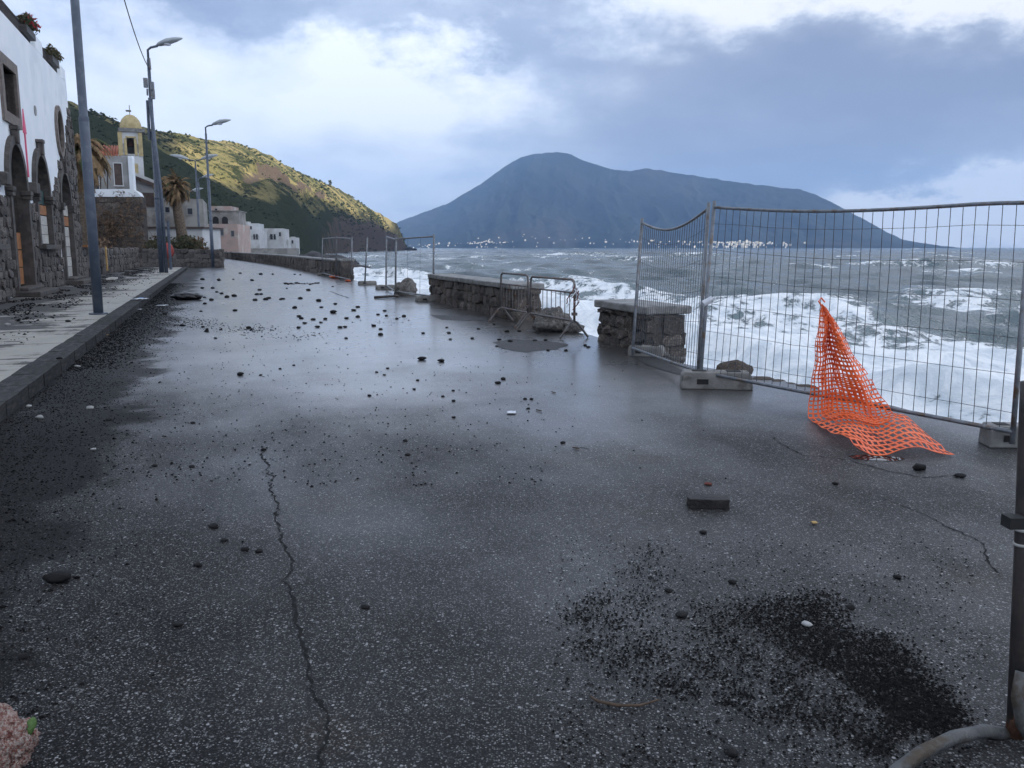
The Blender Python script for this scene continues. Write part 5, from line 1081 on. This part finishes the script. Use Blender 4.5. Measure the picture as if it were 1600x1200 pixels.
litter(219, 468, 18, 'crumpled white and blue bag on the kerb', 'paper', .15, 1); litter(221, 466, 7, 'scrap of blue plastic on the crumpled white bag', 'blueplastic', .22, 5)
litter(253, 478, 14, 'white scrap of paper just beside the kerb gutter', 'paper', 0, 2); litter(218, 484, 6, 'tiny white scrap below the kerb', 'paper', 0, 3); litter(799, 646, 14, 'white scrap of paper in the middle of the wet road', 'paper', 0, 4); litter(167, 524, 5, 'tiny yellow scrap at the kerb foot', 'yellowwood', 0, 7); litter(1272, 819, 8, 'small yellowish leaf on the road at the right', 'yellowwood', 0, 8)
b = MB().tube([G(x_, y_, .012) for x_, y_ in ((922, 1088), (935, 1096), (965, 1102), (1000, 1102), (1030, 1093))], [.004, .006, .006, .005, .003], 6); tag(b.build('twig', M['twig'], None, True), 'thin curved brown twig in the foreground by the gravel', 'twig')
for pts in (((862, 612), (868, 614)), ((838, 640), (846, 642)), ((895, 699), (905, 701))): tag(MB().tube([G(x_, y_, .01) for x_, y_ in pts], .006, 5).build('twig', M['twig']), 'tiny straw bit on the middle of the wet road', 'twig', 'bits of straw on the road')
# gravel, uncountable
def spread(P, size, name, lab): V, F = grains(np.array(P), size, .6, .4); struct(link(name, npmesh(name, V, F, M['gravel'], False)), 'stuff', lab)
P = []; Sz = []
while len(P) < 26000:
    u_ = 3+37*random.random()**1.5; wdt = interp(u_, [(3, 1.25), (8, 1.15), (12, .75), (20, .9), (24, 1.0), (30, .55), (60, .3)])*(.6+.8*(.5+.5*mnoise.noise(Vector((u_*.7, 2, 0))))); v_ = -1.87+abs(random.gauss(0, .5))*wdt
    p = R(u_, v_, .004); P.append(tuple(p)); Sz.append(random.uniform(.003, .0085)*(1+1.0*(random.random() < .04))*(1 if u_ < 12 else 1.6))
spread(P, Sz, 'gravel', 'dark gravel washed along the kerb')
poly = [(880, 960), (960, 900), (1020, 850), (1040, 880), (1010, 950), (1100, 940), (1180, 930), (1240, 922), (1290, 925), (1320, 950), (1300, 975), (1390, 990), (1440, 1020), (1465, 1060), (1500, 1090), (1520, 1130), (1490, 1170), (1380, 1180), (1250, 1140), (1100, 1090), (960, 1060), (890, 1010)]
core = [(1150, 950), (1290, 925), (1320, 950), (1310, 980), (1400, 1000), (1450, 1060), (1500, 1100), (1480, 1150), (1400, 1130), (1330, 1060), (1230, 1010)]
P = []; Sz = []; k = 0
while len(P) < 14000:
    x_, y_ = random.uniform(860, 1530), random.uniform(840, 1230); nn = mnoise.noise(Vector((x_/45, y_/28, 0)))+.4*mnoise.noise(Vector((x_/14, y_/9, 3)))
    if inside((x_, y_), core): ok = random.random() < .95
    elif inside((x_, y_), poly): ok = random.random() < .5*float(sstep(np.array(nn), -.25, .5))+.06
    else: ok = random.random() < .035
    if ok: P.append(tuple(G(x_+random.gauss(0, 13), y_+random.gauss(0, 7), .003))); Sz.append(random.uniform(.0025, .0068))
spread(P, Sz, 'gravel', 'black gravel spill in the right foreground')
P = []; Sz = []
while len(P) < 11000:
    u_ = random.uniform(8, 64); v_ = -5.3+abs(random.gauss(0, 1.3))
    if v_ > -2.3 or (v_ > -3.2 and random.random() < .8) or mnoise.noise(Vector((u_*.5, v_*1.5, 0))) < -.05: continue
    P.append(tuple(R(u_, v_, .135))); Sz.append(.006+.032*random.random()**3)
spread(P, Sz, 'rubble', 'dark rubble and grit strewn over the pavement')
P = []; Sz = []
for k in range(1400):
    x_ = random.gauss(430, 260); y_ = random.uniform(440, 760); x_ = x_ if x_ > 130 else random.uniform(250, 900); P.append(tuple(G(x_, y_, .003))); Sz.append(random.uniform(.004, .012))
for x0_, y0_, n_ in ((395, 515, 160), (470, 525, 60), (300, 505, 200), (610, 500, 40)):
    for k in range(n_): P.append(tuple(G(x0_+random.gauss(0, 26), y0_+random.gauss(0, 4), .003))); Sz.append(random.uniform(.008, .02))
spread(P, Sz, 'grit', 'fine black grit scattered over the road')
for o in bpy.data.objects:
    if '_loc' in o: del o['_loc']
